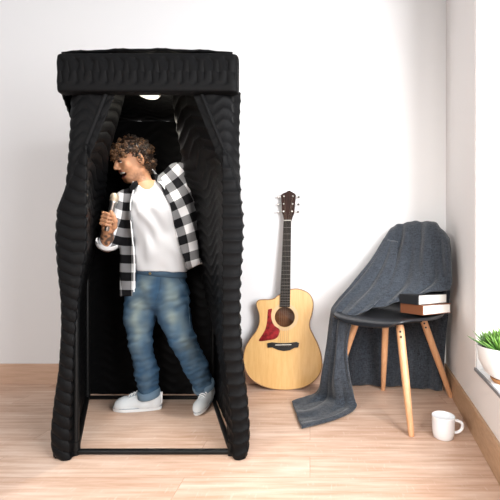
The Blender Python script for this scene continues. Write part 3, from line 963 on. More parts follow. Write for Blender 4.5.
for nm, pts in (('pocket_seam', [(138, 276), (136.5, 281), (132, 285), (128, 287)]), ('pocket_seam', [(179, 275), (180, 280), (184, 284), (188, 286)]),
                ('fly_seam', [(161, 277), (160.5, 286), (158.5, 295), (156, 301)]), ('side_seam', [(190, 292), (189, 310), (190.5, 328), (199, 345), (207, 362)])):
    q = [on_jeans(*p) for p in pts]
    MB().tube(catmull(np.array(q), 16), 0.0017, 6).build(nm, M['denim_dark'], jeans, smooth=True)
M['brass'] = mat('brass_button', (0.55, 0.42, 0.22), 0.35, metal=1)
bpt = cw + np.array((-0.012, -0.0945, -0.002))
MB().tube([bpt, bpt + (0, -0.004, 0)], 0.006, 14).build('button', M['brass'], jeans, smooth=True)

# sneakers
M['shoe'] = mat('white_canvas', (0.66, 0.69, 0.70), 0.8); M['sole'] = mat('white_rubber', (0.74, 0.76, 0.76), 0.5)
M['line'] = mat('grey_rubber_line', (0.22, 0.27, 0.33), 0.6); M['lace'] = mat('bright_white_lace', (0.88, 0.88, 0.88), 0.8); M['tongue'] = mat('grey_tongue', (0.34, 0.39, 0.42), 0.85)


def sneaker(heel, toe, side_hint, lift=0.0):
    """heel / toe: ground points"""
    heel = np.array(heel, float); toe = np.array(toe, float)
    Ln = np.linalg.norm(toe - heel); f = (toe - heel) / Ln
    up = np.array((0, 0, 1.0)); up -= f * (up @ f); up /= np.linalg.norm(up)
    sd = np.cross(f, up); Rm = np.stack([f, sd, up])
    def Wp(x, y, z): return heel + (f * x + sd * y) + up * z
    k = Ln / 0.235
    V = Vol((-0.05, -0.09, -0.02), (0.29, 0.09, 0.16), 0.003)
    V.cone((0.032, 0, 0.030), (0.085, 0, 0.032), 0.031, 0.032, 0.02)
    V.cone((0.085, 0, 0.032), (0.180, 0.004, 0.026), 0.033, 0.037, 0.02)
    V.cone((0.180, 0.004, 0.026), (0.200, 0.003, 0.024), 0.036, 0.030, 0.02)
    V.cone((0.030, 0, 0.06), (0.050, 0, 0.085), 0.030, 0.033, 0.02)
    V.cone((0.060, 0, 0.075), (0.150, 0.002, 0.040), 0.029, 0.024, 0.025)
    V.cone((0.042, 0, 0.13), (0.047, 0, 0.085), 0.028, 0.024, 0.006, sub=True)
    V.union(lambda x, y, z: z - 0.012 + 0 * x + 0 * y, (-.05, -.09, -.05), (.29, .09, .012), 0.002, sub=True)
    v, q = V.mesh(); v = relax(v, q, 1, 0.4)
    upper = np.array([Wp(*(p * k)) for p in v])
    root = obj('shoe', upper, q, M['shoe'], man)
    n = 44
    out = []
    for i in range(n):
        a = 2 * math.pi * i / n
        x = 0.1175 + 0.1175 * math.copysign(abs(math.cos(a)) ** 0.85, math.cos(a)); wd = np.interp(x, [0, 0.03, 0.1, 0.18, 0.235], [0.03, 0.034, 0.036, 0.043, 0.036])
        y = wd * math.copysign(abs(math.sin(a)) ** 0.8, math.sin(a)) + 0.003
        out.append((x, y))
    def slab(z0, z1, gr, nm, mt, par):
        vv, fs = [], []
        rings = [(z0, gr - 0.002), (z0 + 0.001, gr), (z1 - 0.001, gr), (z1, gr - 0.003)]
        for z, g_ in rings:
            for (x, y) in out:
                xx_ = x + (x - 0.1175) / 0.1175 * g_; yy_ = y + (y / 0.04) * g_
                vv.append(Wp(xx_ * k, yy_ * k, z * k))
        for r in range(3):
            for i in range(n): fs.append((r * n + i, r * n + (i + 1) % n, (r + 1) * n + (i + 1) % n, (r + 1) * n + i))
        fs.append(tuple(range(n))[::-1]); fs.append(tuple(3 * n + i for i in range(n)))
        return obj(nm, vv, fs, mt, par, smooth=False)
    slab(0.0, 0.022, 0.0, 'sole', M['sole'], root)
    slab(0.0155, 0.0195, 0.0018, 'sole_stripe', M['line'], root)
    # tongue, toe cap and laces
    Gt = np.array([[Wp(k * x, k * s_ * 0.017, k * (0.1025 - (x - 0.092) * 0.457 - 0.009 * s_ * s_)) for s_ in np.linspace(-1, 1, 9)] for x in np.linspace(0.078, 0.152, 14)])
    to = obj('tongue', Gt.reshape(-1, 3), gfaces(14, 9), M['tongue'], root); solidify(to, 0.004, -1)
    for i in range(5):
        x = 0.092 + i * 0.014; z = 0.1065 - i * 0.0064
        pts = [Wp(k * (x + 0.003 * (abs(s) > .5)), k * s * 0.022, k * (z - 0.010 * s * s)) for s in np.linspace(-1, 1, 7)]
        MB().tube(pts, 0.0026, 8).build('lace', M['lace'], root, smooth=True)
    pts = [Wp(k * x, k * y, k * z) for x, y, z in ((0.085, 0.0, 0.092), (0.092, 0.018, 0.10), (0.102, 0.026, 0.093), (0.104, 0.016, 0.084), (0.088, 0.002, 0.092), (0.09, -0.016, 0.101), (0.102, -0.024, 0.094), (0.106, -0.014, 0.082))]
    MB().tube(catmull(pts, 40), 0.0023, 7).build('lace_bow', M['lace'], root, smooth=True)
    MB().tube([Wp(k * 0.002, 0, k * 0.03), Wp(-k * 0.0, 0, k * 0.085)], 0.006, 8).build('heel_tab', M['lace'], root, smooth=True)
    return root


yh_ = floorY(410)
sneaker((X_at(160.5, yh_), yh_ + 0.012, 0.0015), (X_at(114, yh_), yh_ - 0.008, 0.0015), 1)
t2 = floorY(416.5)
sneaker((X_at(212.5, t2 + 0.185), t2 + 0.185, 0.036), (X_at(196.5, t2), t2, 0.003), 1)

# checked shirt, open
mp_ = mat('black_white_check', rough=0.85); M['plaid'] = mp_
tc = N(mp_, 'ShaderNodeTexCoord'); sx_ = N(mp_, 'ShaderNodeSeparateXYZ'); L(mp_, tc.outputs['UV'], sx_.inputs[0])
outs = []
for ax in ('X', 'Y'):
    fr2 = N(mp_, 'ShaderNodeMath'); fr2.operation = 'FRACT'; L(mp_, sx_.outputs[ax], fr2.inputs[0])
    lt = N(mp_, 'ShaderNodeMath'); lt.operation = 'LESS_THAN'; L(mp_, fr2.outputs[0], lt.inputs[0]); lt.inputs[1].default_value = 0.5
    outs.append(lt.outputs[0])
ad = N(mp_, 'ShaderNodeMath'); ad.operation = 'ADD'; L(mp_, outs[0], ad.inputs[0]); L(mp_, outs[1], ad.inputs[1])
hlf = N(mp_, 'ShaderNodeMath'); hlf.operation = 'MULTIPLY'; L(mp_, ad.outputs[0], hlf.inputs[0]); hlf.inputs[1].default_value = 0.5
rr = N(mp_, 'ShaderNodeValToRGB'); rr.color_ramp.interpolation = 'CONSTANT'
e = rr.color_ramp.elements; e[0].position = 0; e[0].color = (0.68, 0.68, 0.69, 1); e[1].position = 0.25; e[1].color = (0.17, 0.17, 0.175, 1)
e3 = e.new(0.75); e3.color = (0.005, 0.005, 0.006, 1)
BS(mp_).inputs['Specular IOR Level'].default_value = 0.12
L(mp_, hlf.outputs[0], rr.inputs['Fac']); L(mp_, rr.outputs['Color'], BS(mp_).inputs['Base Color'])
bump(mp_, noise_tex(mp_, coords(mp_), 350, 2), 0.12, 0.001)

V_ = Vol((-1.15, 1.48, 0.45), (-0.42, 1.95, 1.28), 0.0033)
g_ = 0.013
V_.cone(tw[0], tw[1], 0.126 + g_, 0.118 + g_, 0.02, 1.30); V_.cone(tw[1], tw[2], 0.118 + g_, 0.124 + g_, 0.03, 1.33); V_.cone(tw[2], tw[3], 0.121 + g_, 0.072 + g_, 0.04, 1.33)
V_.cone(P(129, 205, 1.68), P(131, 300, 1.65), 0.040, 0.046, 0.03)
V_.cone(P(181, 190, 1.70), P(190, 262, 1.68), 0.044, 0.052, 0.03)
V_.cone(tw[3], J['rsh'], 0.062, 0.058, 0.03); V_.cone(tw[3] + (0.02, 0, 0), P(177, 177, 1.72), 0.062, 0.055, 0.03)
V_.cone(J['neck'], P(143, 179, 1.70), 0.058, 0.056, 0.02)
# cut the front opening and the hem
yl, xl_ = zip((165, 137), (180, 135), (190, 134), (205, 131), (230, 133), (262, 136), (310, 136))
yr, xr_ = zip((160, 150), (168, 152), (185, 160), (205, 170), (225, 174), (245, 179), (268, 187), (310, 196))
def cut(x, y, z):
    px = CX + x / y * F; py = CY + (H - z) / y * F
    a = px - np.interp(py, yl, xl_); b = np.interp(py, yr, xr_) - px
    d = np.minimum(a, b) / 200.0                                  # >0 inside the opening
    return -np.minimum(d, (1.70 - y) + 0.0 * x)                   # only the front half
V_.union(cut, (-1.15, 1.45, 0.4), (-0.4, 1.75, 1.35), 0.003, sub=True)
def hem(x, y, z):
    px = CX + x / y * F; py = CY + (H - z) / y * F
    lim = np.interp(px, [100, 137, 139, 180, 186, 200, 206], [297, 296, 284, 284, 271, 264, 259])
    return -(py - lim) / 200.0
V_.union(hem, (-1.15, 1.45, 0.4), (-0.4, 1.95, 0.85), 0.003, sub=True)
# sleeves (hollow at the cuffs)
V_.cone(J['rsh'], J['relb'] * 0.92 + J['rsh'] * 0.08, 0.060, 0.048, 0.02)
V_.cone(P(178, 175, 1.72), P(191, 218, 1.75), 0.054, 0.046, 0.02); V_.cone(P(191, 218, 1.75), P(194, 254, 1.75), 0.045, 0.036, 0.02)
V_.cone(P(178, 170, 1.71), P(184, 170, 1.73), 0.034, 0.030, 0.02)
V_.cone(P(146, 188, 1.66), P(141, 166, 1.68), 0.045, 0.056, 0.004, sub=True)   # neck opening
V_.cone(J['neck'], hp(0, -0.015, -0.03), 0.049, 0.049, 0.004, sub=True)
# hollow out: leave a cloth shell
dsh = V_.d.copy(); V_.d = np.maximum(dsh, -(dsh + 0.0075)).astype(np.float32)
Vs, Fs = V_.mesh(); nsn = vnormals(Vs, Fs)
fold = np.sin(Vs[:, 0] * 95 + 2.5 * nz3(Vs, (8, 8, 5))) * 0.6 + nz3(Vs, (22, 22, 12))
Vs = Vs + np.array((0, -1, 0)) * (0.0045 * fold)[:, None]
Vs = relax(Vs, Fs, 2, 0.4)
px_, py_ = pxpy(Vs)
uv = np.zeros((len(Vs), 2)); per = 17.5
right = px_ > 150
ang = np.radians(np.where(right, np.interp(py_, [165, 200, 260], [-38, -26, -15]), np.interp(px_, [100, 118, 126], [22, 12, 0])))
cxr, cyr = np.where(right, 172, 128), np.where(right, 205, 205)
dx_, dy_ = px_ - cxr, py_ - cyr
uv[:, 0] = (dx_ * np.cos(ang) - dy_ * np.sin(-ang)) / per + 0.3
uv[:, 1] = (dx_ * np.sin(-ang) + dy_ * np.cos(ang)) / per + 0.15
shirt = obj('checked_shirt', Vs, Fs, mp_, man, uvs=uv)
# white placket edge, cuff and collar
M['white_cloth'] = mat('white_shirt_edge', (0.80, 0.80, 0.80), 0.85)
pts = [P(x, y, 1.592) for x, y in ((134, 192), (131.5, 205), (132.5, 230), (135, 255), (135.5, 290))]
pts = [P(x - 1, y, Y) for x, y, Y in ((134.5, 190, 1.612), (131.5, 205, 1.594), (132.5, 230, 1.588), (135, 255, 1.588), (135, 292, 1.592))]
MB().tube(catmull(pts, 30), 0.0024, 8).build('placket', M['white_cloth'], shirt, smooth=True)
# rolled cuff at the bent elbow
d0 = (J['relb'] - J['rsh']); d0 /= np.linalg.norm(d0)
ce = J['relb'] - d0 * 0.004
dirc = (J['rwri'] - J['relb']); dirc /= np.linalg.norm(dirc)
cf = [ce + d0 * 0.004 + dirc * 0.004, ce + dirc * 0.010 + d0 * 0.004, ce + dirc * 0.018, ce + dirc * 0.02]
rc = MB().tube(cf, [0.044, 0.047, 0.046, 0.040], 26, cap=False).build('rolled_cuff', M['white_cloth'], shirt, smooth=True, angle=80)
solidify(rc, 0.004)
# dangling cuff ends on the other sleeve
for yy0, mt2 in ((257, 'white_cloth'), (259.8, 'grey_edge'), (262.5, 'white_cloth')):
    MB().tube([P(190, yy0 - 0.5, 1.74), P(198, yy0, 1.73), P(203.5, yy0 + 1, 1.735)], [0.006, 0.0068, 0.005], 10).build('cuff_edge', M[mt2], shirt, smooth=True)
# collar wings
def collar(pts3):
    return catmull(np.array(pts3), 16)
for rows in (([P(137, 181, 1.66), P(133, 183, 1.645), P(129, 188, 1.635)], [P(138.5, 184, 1.64), P(136, 187, 1.628), P(131.5, 193, 1.618)]),
             ([P(152, 169, 1.70), P(155, 173, 1.675), P(157, 178, 1.655)], [P(154, 172, 1.68), P(159, 177, 1.655), P(164, 183, 1.64)], [P(155.5, 181, 1.645), P(161, 184, 1.636), P(165, 190, 1.628)])):
    Gc = loft(np.array(rows), 14, 14)
    uvc = np.stack([(Gc[..., 0].ravel() * 11.5), Gc[..., 2].ravel() * 11.5], 1)
    if len(rows) == 2: uvc = uvc * 0.05 + 0.25 - (uvc * 0.05).mean(0)
    o = obj('collar', Gc.reshape(-1, 3), gfaces(14, 14), mp_, shirt, uvs=uvc); solidify(o, 0.005)

# microphone (held: its own thing)
mic = thing('microphone', tuple(MA), 'silver handheld microphone gripped in the singing man\'s raised hand', 'microphone')
M['chrome'] = mat('brushed_steel', (0.62, 0.60, 0.57), 0.3, metal=1); M['mesh_ball'] = mat('gold_grey_mesh', (0.55, 0.45, 0.33), 0.4, metal=0.6)
Lm = np.linalg.norm(MBt - MA)
MB().tube([MA, MA + ax_ * 0.004, MA + ax_ * Lm * 0.75, MA + ax_ * Lm * 0.86], [0.008, 0.0095, 0.0125, 0.015], 18).build('handle', M['chrome'], mic, smooth=True)
MB().tube([MA + ax_ * Lm * 0.86, MA + ax_ * Lm * 0.90], [0.0175, 0.0175], 18).build('ring', M['chrome'], mic, smooth=True)
mbm = MB(); pr = [MA + ax_ * (Lm * 0.90 + 0.036 * t) for t in np.linspace(0, 1, 12)]
rd = [0.0185 * max(0.08, math.sqrt(max(0, 1 - ((t - 0.42) / 0.58) ** 2))) if t > 0.42 else 0.0165 + 0.002 * t / 0.42 for t in np.linspace(0, 1, 12)]
mbm.tube(pr, rd, 20)
mo = mbm.build('grille', M['mesh_ball'], mic, smooth=True, angle=80)
bump(M['mesh_ball'], noise_tex(M['mesh_ball'], coords(M['mesh_ball']), 500, 1), 0.6, 0.002)

# ------------------------------------------------------------------ guitar
GY0 = 1.995                                   # soundboard at the floor
zw = H - (192 - CY) / F * 2.08
tilt = math.atan((2.085 - GY0) / zw)
ct, st_ = math.cos(tilt), math.sin(tilt)
gx0 = X_at(284, GY0)
def on_plane(px, py):
    """pixel -> local (u right, v up) on the leaning soundboard plane"""
    kx, kz = (px - CX) / F, -(py - CY) / F
    Y = (GY0 + math.tan(tilt) * H) / (1 - math.tan(tilt) * kz)
    return kx * Y - gx0, (H + kz * Y) / ct
Mg = Matrix.Translation((gx0, GY0, 0)) @ Matrix.Rotation(-tilt, 4, 'X')
guitar = thing('acoustic_guitar', (gx0, GY0 + 0.05, 0), 'acoustic guitar with pale spruce top and red pickguard leaning on the white wall', 'guitar')
def gl(u, v, d=0.0): return np.array(Mg @ Vector((u, d, v)))
out_px = [(291, 288.5), (297, 288), (303, 289.5), (309, 293), (312.5, 299), (313, 306), (311.5, 314), (309.5, 321), (309.8, 327), (313, 334), (317.5, 343), (321, 354), (321.8, 364), (319.5, 373), (314, 380), (306, 385.2), (296, 388), (284, 388.8), (271, 387.5), (259, 383.3), (250, 376.5), (245, 367), (243.6, 356), (246, 345.5), (251.5, 336.5), (257, 329), (259.6, 321), (259.3, 313), (257, 306), (256.8, 302), (259, 299.4), (264, 298.8), (270, 298.8), (275, 297.3), (278.5, 294.5)]
uvp = np.array([on_plane(*p) for p in out_px])
uvp[:, 1] -= uvp[:, 1].min() - 0.003
nO = 160
closed = np.concatenate([uvp, uvp[:1]])
OUT = catmull(closed, nO + 1)[:-1]
shc = np.array(on_plane(284.8, 317)); hr = 10.0 / F * 2.03
M['spruce'] = wood('spruce_top', (0.68, 0.39, 0.135), (0.78, 0.50, 0.21), 1.6, 0.3, 'z', 4)
BS(M['spruce']).inputs['Coat Weight'].default_value = 0.4
M['rosewood'] = wood('rosewood', (0.016, 0.006, 0.004), (0.045, 0.016, 0.010), 1.5, 0.5, 'z')
BS(M['rosewood']).inputs['Specular IOR Level'].default_value = 0.2
M['sapele'] = wood('sapele', (0.10, 0.035, 0.014), (0.19, 0.075, 0.03), 1.5, 0.35, 'x')
M['ebony'] = mat('ebony', (0.010, 0.009, 0.009), 0.5, spec=0.2); M['black_gloss'] = mat('bridge_ebony', (0.008, 0.008, 0.008), 0.35)
M['pick'] = mat('red_tortoiseshell', rough=0.25); mk = M['pick']
L(mk, ramp(mk, noise_tex(mk, coords(mk), 40, 5), [(0.36, (0.13, 0.007, 0.008)), (0.62, (0.33, 0.016, 0.02))]), BS(mk).inputs['Base Color'])
M['ivory'] = mat('brown_binding', (0.30, 0.15, 0.06), 0.4); M['bone'] = mat('bone', (0.8, 0.77, 0.68), 0.35)
M['fretwire'] = mat('fret_wire', (0.55, 0.53, 0.5), 0.3, metal=1); M['string'] = mat('bronze_string', (0.30, 0.24, 0.18), 0.4, metal=0.8)
M['rosette'] = mat('rosette', (0.66, 0.45, 0.24), 0.35)
nH = 64
hole = [(shc[0] + hr * math.cos(a), shc[1] + hr * math.sin(a)) for a in np.linspace(0, 2 * math.pi, nH, endpoint=False)]
def plate(name, outer, inner, d0, d1, mt, par, bev=0):
    bm = bmesh.new()
    loops = []
    for lp_ in (outer,) + ((inner,) if inner is not None else ()):
        vs = [bm.verts.new(gl(u, v, d0)) for u, v in lp_]
        loops += [bm.edges.new((vs[i], vs[(i + 1) % len(vs)])) for i in range(len(vs))]
    bmesh.ops.triangle_fill(bm, use_beauty=True, edges=loops)
    fs = list(bm.faces)
    r_ = bmesh.ops.extrude_face_region(bm, geom=fs)
    dvec = Vector(gl(0, 0, d1) - gl(0, 0, d0))
    for v in [g_ for g_ in r_['geom'] if isinstance(g_, bmesh.types.BMVert)]: v.co += dvec
    bmesh.ops.recalc_face_normals(bm, faces=bm.faces)
    me = bpy.data.meshes.new(name)
    for v in bm.verts: v.co -= Vector(ORG[par])
    bm.to_mesh(me); bm.free()
    me.materials.append(mt)
    o = bpy.data.objects.new(name, me); COL.objects.link(o); o.parent = par; ORG[o] = ORG[par]
    return o
plate('soundboard', OUT, hole, 0.0, 0.004, M['spruce'], guitar)
# sides and back
depth = 0.088
mb = MB(); v, f = [], []
cen = OUT.mean(0)
for d, sc2 in ((0.002, 0.992), (depth * 0.5, 0.992), (depth - 0.006, 0.988), (depth, 0.965)):
    dd_ = d
    for u_, v_ in OUT:
        w_ = cen + (np.array((u_, v_)) - cen) * sc2
        # the body tapers slightly towards the neck
        v.append(gl(w_[0], w_[1], dd_ * (1.0 - 0.18 * (w_[1] / 0.62))))
for r in range(3):
    for i in range(nO): f.append((r * nO + i, r * nO + (i + 1) % nO, (r + 1) * nO + (i + 1) % nO, (r + 1) * nO + i))
f.append(tuple(3 * nO + i for i in range(nO)))
mb.add(v, f)
mb.build('body', M['sapele'], guitar, smooth=True)
mb = MB(); mb.tube([gl(u_, v_, 0.0025) for u_, v_ in np.concatenate([OUT, OUT[:1]])], 0.0035, 8, cap=False); mb.build('binding', M['ivory'], guitar, smooth=True)
ring_o = [(shc[0] + hr * 1.36 * math.cos(a), shc[1] + hr * 1.36 * math.sin(a)) for a in np.linspace(0, 2 * math.pi, nH, endpoint=False)]
ring_i = [(shc[0] + hr * 1.02 * math.cos(a), shc[1] + hr * 1.02 * math.sin(a)) for a in np.linspace(0, 2 * math.pi, nH, endpoint=False)]
plate('rosette', ring_o, ring_i, -0.0008, 0.0005, M['rosette'], guitar)
pg = [(268, 309.5), (272, 308.8), (271.2, 314), (271.8, 320), (274.5, 325.5), (279.5, 329.3), (279, 334), (276, 338.5), (268, 340.3), (259, 341), (261.5, 336), (265.2, 329.5), (267, 322), (267.5, 315)]
pgu = catmull(np.array([on_plane(*p) for p in pg + pg[:1]]), 57)[:-1]
plate('pickguard', pgu, None, -0.0022, -0.0003, M['pick'], guitar)
bd = [(267.3, 343.2), (272, 342.2), (278, 342.8), (285, 343), (291, 342.6), (296.5, 341.8), (299.3, 343), (298.3, 347.2), (294.5, 347.6), (290, 350), (284, 350.8), (278, 349.6), (272.5, 347.2), (268, 347.6)]
bridge = plate('bridge', [on_plane(*p) for p in bd], None, -0.009, 0.0, M['black_gloss'], guitar)
a_, b2 = on_plane(275.5, 344.8), on_plane(291.5, 344.4)
MB().tube([gl(a_[0], a_[1], -0.0105), gl(b2[0], b2[1], -0.0105)], 0.0022, 8).build('saddle', M['bone'], bridge)
# neck, fretboard, head
ut, vt = on_plane(287.5, 221); ub, vb = on_plane(284.9, 307)
wt, wbn = 7.6 / 2 / F * 2.06, 10.2 / 2 / F * 2.03
mb = MB(); v, f = [], []
for (uc, vc, ww, dp) in ((ut, vt + 0.01, wt, 0.020), (ub * .3 + ut * .7, vb * .3 + vt * .7, wt * .75 + wbn * .25, 0.022), (ub * .75 + ut * .25, vb * .75 + vt * .25, wbn * .95, 0.026), (ub * .85 + ut * .15, vb * .85 + vt * .15, wbn, 0.055)):
    for k in range(13):
        a = math.pi * k / 12
        v.append(gl(uc + ww * math.cos(a), vc, -0.004 + dp * math.sin(a)))
for r in range(3):
    for k in range(12): f.append((r * 13 + k, r * 13 + k + 1, (r + 1) * 13 + k + 1, (r + 1) * 13 + k))
    f.append((r * 13, (r + 1) * 13, (r + 1) * 13 + 12, r * 13 + 12))
f.append(tuple(range(13))); f.append(tuple(39 + k for k in range(13))[::-1])
mb.add(v, f); mb.build('neck', M['sapele'], guitar, smooth=True)
fb = plate('fretboard', [(ut - wt, vt), (ut + wt, vt), (ub + wbn, vb), (ub - wbn, vb)], None, -0.010, -0.003, M['ebony'], guitar)
scale_l = (vt - on_plane(284, 345)[1])
for k in range(1, 21):
    tF = scale_l * (1 - 2 ** (-k / 12)) / (vt - vb)
    if tF > 0.985: break
    uc = ut + (ub - ut) * tF; vc = vt + (vb - vt) * tF; ww = wt + (wbn - wt) * tF
    MB().tube([gl(uc - ww, vc, -0.0100), gl(uc + ww, vc, -0.0100)], 0.0008, 6).build('fret', M['fretwire'], fb)
MB().tube([gl(ut - wt, vt + 0.002, -0.009), gl(ut + wt, vt + 0.002, -0.009)], 0.003, 8).build('nut', M['bone'], guitar)
hp_px = [(284.0, 220.5), (283.2, 216), (282, 212.5), (281.8, 206), (281.3, 199), (281.0, 195.5), (283.5, 193.6), (286.5, 192.4), (288, 191.2), (290, 191), (292, 192.3), (294.5, 193.6), (296, 195.3), (295.4, 200), (294.8, 207), (294.2, 213), (292.6, 217), (291.6, 220.5)]
hs_ = plate('headstock', [on_plane(*p) for p in hp_px], None, -0.007, 0.010, M['rosewood'], guitar)
tun = []
for k, (xl2, xr2, yy2) in enumerate(((284.1, 293.0, 196.8), (283.9, 292.7, 204.3), (283.8, 292.2, 211.8))):
    for s, xx2 in ((-1, xl2), (1, xr2)):
        u_, v_ = on_plane(xx2, yy2); tun.append((s, k, u_, v_))
        tp = MB().tube([gl(u_, v_, -0.004), gl(u_, v_, -0.014)], [0.0055, 0.0042], 12).build('tuning_peg', M['fretwire'], hs_, smooth=True)
        ue = on_plane(xx2 + s * 5.2, yy2)[0]
        MB().tube([gl(u_, v_, 0.004), gl(ue, v_, 0.004)], 0.0022, 8).tube([gl(ue - s * 0.004, v_, 0.004), gl(ue + s * 0.001, v_, 0.004), gl(ue + s * 0.010, v_, 0.004), gl(ue + s * 0.012, v_, 0.004)], [0.003, 0.0075, 0.0075, 0.004], 12).build('tuning_key', M['fretwire'], tp, smooth=True)
sb = on_plane(283.6, 344.8)
for i in range(6):
    o1 = (i - 2.5) / 2.5 * wt * 0.82; o2 = (i - 2.5) / 2.5 * 0.030
    s, k, u_, v_ = sorted([t for t in tun if (t[0] < 0) == (i < 3)], key=lambda t: t[1] if i >= 3 else -t[1])[i % 3 if i < 3 else i - 3] if True else None
    MB().tube([gl(u_, v_, -0.012), gl(ut + o1, vt + 0.002, -0.0125), gl(sb[0] + o2, sb[1], -0.0125), gl(sb[0] + o2, sb[1] - 0.012, -0.0085)], 0.00055, 5).build('string', M['string'], guitar)
    MB().tube([gl(sb[0] + o2, sb[1] - 0.014, -0.008), gl(sb[0] + o2, sb[1] - 0.014, -0.012)], 0.0026, 8).build('bridge_pin', M['ebony'], bridge)

# ------------------------------------------------------------------ chair
CC = np.array((0.405, 1.735))
cd = np.array((-0.687, -0.727)); cs = np.array((0.727, -0.687))
chair = thing('chair', (CC[0], CC[1], 0), 'black moulded shell chair with four beech dowel legs, draped with a grey blanket', 'chair')
M['shell'] = mat('black_moulded_plastic', (0.010, 0.011, 0.014), 0.35)
M['beech'] = wood('beech_leg', (0.55, 0.265, 0.125), (0.68, 0.37, 0.195), 2.0, 0.4, 'z', 3)
M['bolt'] = mat('black_bolt', (0.012, 0.011, 0.010), 0.4)
pa = [(0.235, 0.445, 0.14), (0.225, 0.462, 0.18), (0.18, 0.470, 0.205), (0.10, 0.468, 0.222), (0.0, 0.462, 0.228), (-0.10, 0.463, 0.222), (-0.165, 0.478, 0.215), (-0.205, 0.53, 0.21), (-0.230, 0.62, 0.200), (-0.252, 0.74, 0.185), (-0.272, 0.83, 0.145), (-0.282, 0.885, 0.105), (-0.285, 0.91, 0.06)]
pr_ = catmull(np.array(pa), 70)
nb = 41; G = np.zeros((70, nb, 3)); tb = np.linspace(-1, 1, nb)
for i, (a, z, hw) in enumerate(pr_):
    isb = np.clip((z - 0.47) / 0.15, 0, 1)
    for j, b in enumerate(tb):
        cur = abs(b) ** 2.6
        aa = a + isb * 0.012 * cur; zz2 = z + (1 - isb) * 0.016 * cur
        p2 = CC + cd * aa + cs * hw * b
        G[i, j] = (p2[0], p2[1], zz2)
sh = sheet('seat_shell', G, M['shell'], chair, 0.012)
feet = [P(411.5, 436.5, floorY(436.5)), P(451, 397, floorY(397)), P(329, 400.5, floorY(400.5)), np.array((0.43, 2.0, 0))]
topz = 0.447
for i, ft in enumerate(feet):
    t_ = np.array((*(CC + 0.52 * (ft[:2] - CC)), topz)); ft = ft.copy(); ft[2] = 0.0
    pts = [t_ + (ft - t_) * q for q in (0, 0.03, 0.5, 0.97, 1.0)]
    lg = MB().tube(pts, [0.016, 0.0185, 0.0175, 0.0128, 0.0115], 18).build('leg', M['beech'], chair, smooth=True)
    for q in (0.055, 0.105):
        c0 = t_ + (ft - t_) * q
        nd = np.array((-c0[0], -c0[1], 0)); nd /= np.linalg.norm(nd)
        if i in (0, 1): MB().tube([c0 + nd * 0.014, c0 + nd * 0.0205], 0.0052, 10).build('bolt', M['bolt'], lg, smooth=True)
mb = MB()
for i in (0, 1, 2, 3):
    t_ = np.array((*(CC + 0.52 * (feet[i][:2] - CC)), topz - 0.012))
    mb.tube([np.array((*CC, 0.438)), t_], 0.009, 10)
mb.build('under_frame', M['bolt'], chair, smooth=True)

# blanket
mbk = mat('slate_woven_wool', rough=0.95, sheen=0.25, spec=0.1); M['wool'] = mbk
v_ = coords(mbk)
f1 = noise_tex(mbk, coords(mbk, (1, 1, 0.25)), 190, 4, 0.7); f2 = noise_tex(mbk, coords(mbk, (0.25, 0.25, 1)), 190, 4, 0.7)
mm = N(mbk, 'ShaderNodeMath'); mm.operation = 'ADD'; L(mbk, f1, mm.inputs[0]); L(mbk, f2, mm.inputs[1])
hm = N(mbk, 'ShaderNodeMath'); hm.operation = 'MULTIPLY'; hm.inputs[1].default_value = 0.5; L(mbk, mm.outputs[0], hm.inputs[0])
L(mbk, ramp(mbk, hm.outputs[0], [(0.36, (0.012, 0.0145, 0.019)), (0.62, (0.060, 0.070, 0.086))]), BS(mbk).inputs['Base Color'])
bump(mbk, hm.outputs[0], 0.6, 0.006)
FL = None
def R(*pts):
    out = []
    for (x, y, Y) in pts:
        if Y is None:
            Y = floorY(y) * 0.985; out.append(np.array(((x - CX) / F * Y, Y, 0.0105)))
        else: out.append(P(x, y, Y))
    return np.array(out)
A = np.array([
    R((346, 385, 2.055), (366, 385, 2.055), (386, 386, 2.045), (406, 387, 2.025), (425, 389, 1.995), (442, 390, 1.965)),
    R((350, 345, 2.065), (369, 345, 2.065), (388, 345, 2.05), (408, 346, 2.03), (427, 346, 2.0), (445, 347, 1.95)),
    R((362, 300, 2.07), (378, 300, 2.065), (394, 300, 2.05), (411, 300, 2.02), (430, 300, 1.98), (449, 300, 1.915)),
    R((384, 250, 2.08), (395, 248, 2.065), (408, 247, 2.045), (423, 247, 2.0), (438, 248, 1.95), (451, 262, 1.88)),
    R((391, 230, 2.06), (400, 226, 2.035), (412, 224, 2.0), (425, 223.5, 1.955), (438, 226.5, 1.90), (449, 240, 1.835)),
    R((388, 233, 2.025), (399, 228, 2.0), (411, 226.5, 1.96), (424, 226, 1.90), (437, 229, 1.84), (449, 243, 1.78)),
    R((381, 245, 1.995), (396, 244, 1.965), (409, 243.5, 1.915), (423, 243.5, 1.85), (437, 247, 1.79), (450.5, 257, 1.74)),
    R((370, 262, 1.955), (388, 262, 1.925), (405, 262, 1.88), (421, 262, 1.82), (437, 265, 1.765), (451.5, 271, 1.72)),
    R((352, 284, 1.895), (375, 286, 1.86), (397, 285, 1.81), (418, 282, 1.775), (436, 281, 1.74), (451.5, 282, 1.715)),
    R((334, 307, 1.825), (356, 309, 1.77), (377, 307, 1.74), (398, 302, 1.725), (421, 294, 1.715), (450, 290, 1.695))])
GA = loft(A, 150, 110)
na = gnormals(GA)
r_, c_ = np.mgrid[0:150, 0:110]
rowt = r_ / 149 * 9; colt = c_ / 109 * 5
amp = np.interp(rowt, [0, 2, 3.5, 4.5, 6, 7.5, 9], [0.013, 0.010, 0.004, 0.004, 0.011, 0.013, 0.005])
wv = np.sin(colt * 4.2 + 0.55 * rowt) * 0.9 + 0.5 * np.sin(colt * 8.3 - 0.7 * rowt + 1)
GA = GA + na * (amp * wv)[..., None] * -1
GA[..., 2] = np.maximum(GA[..., 2], 0.006)
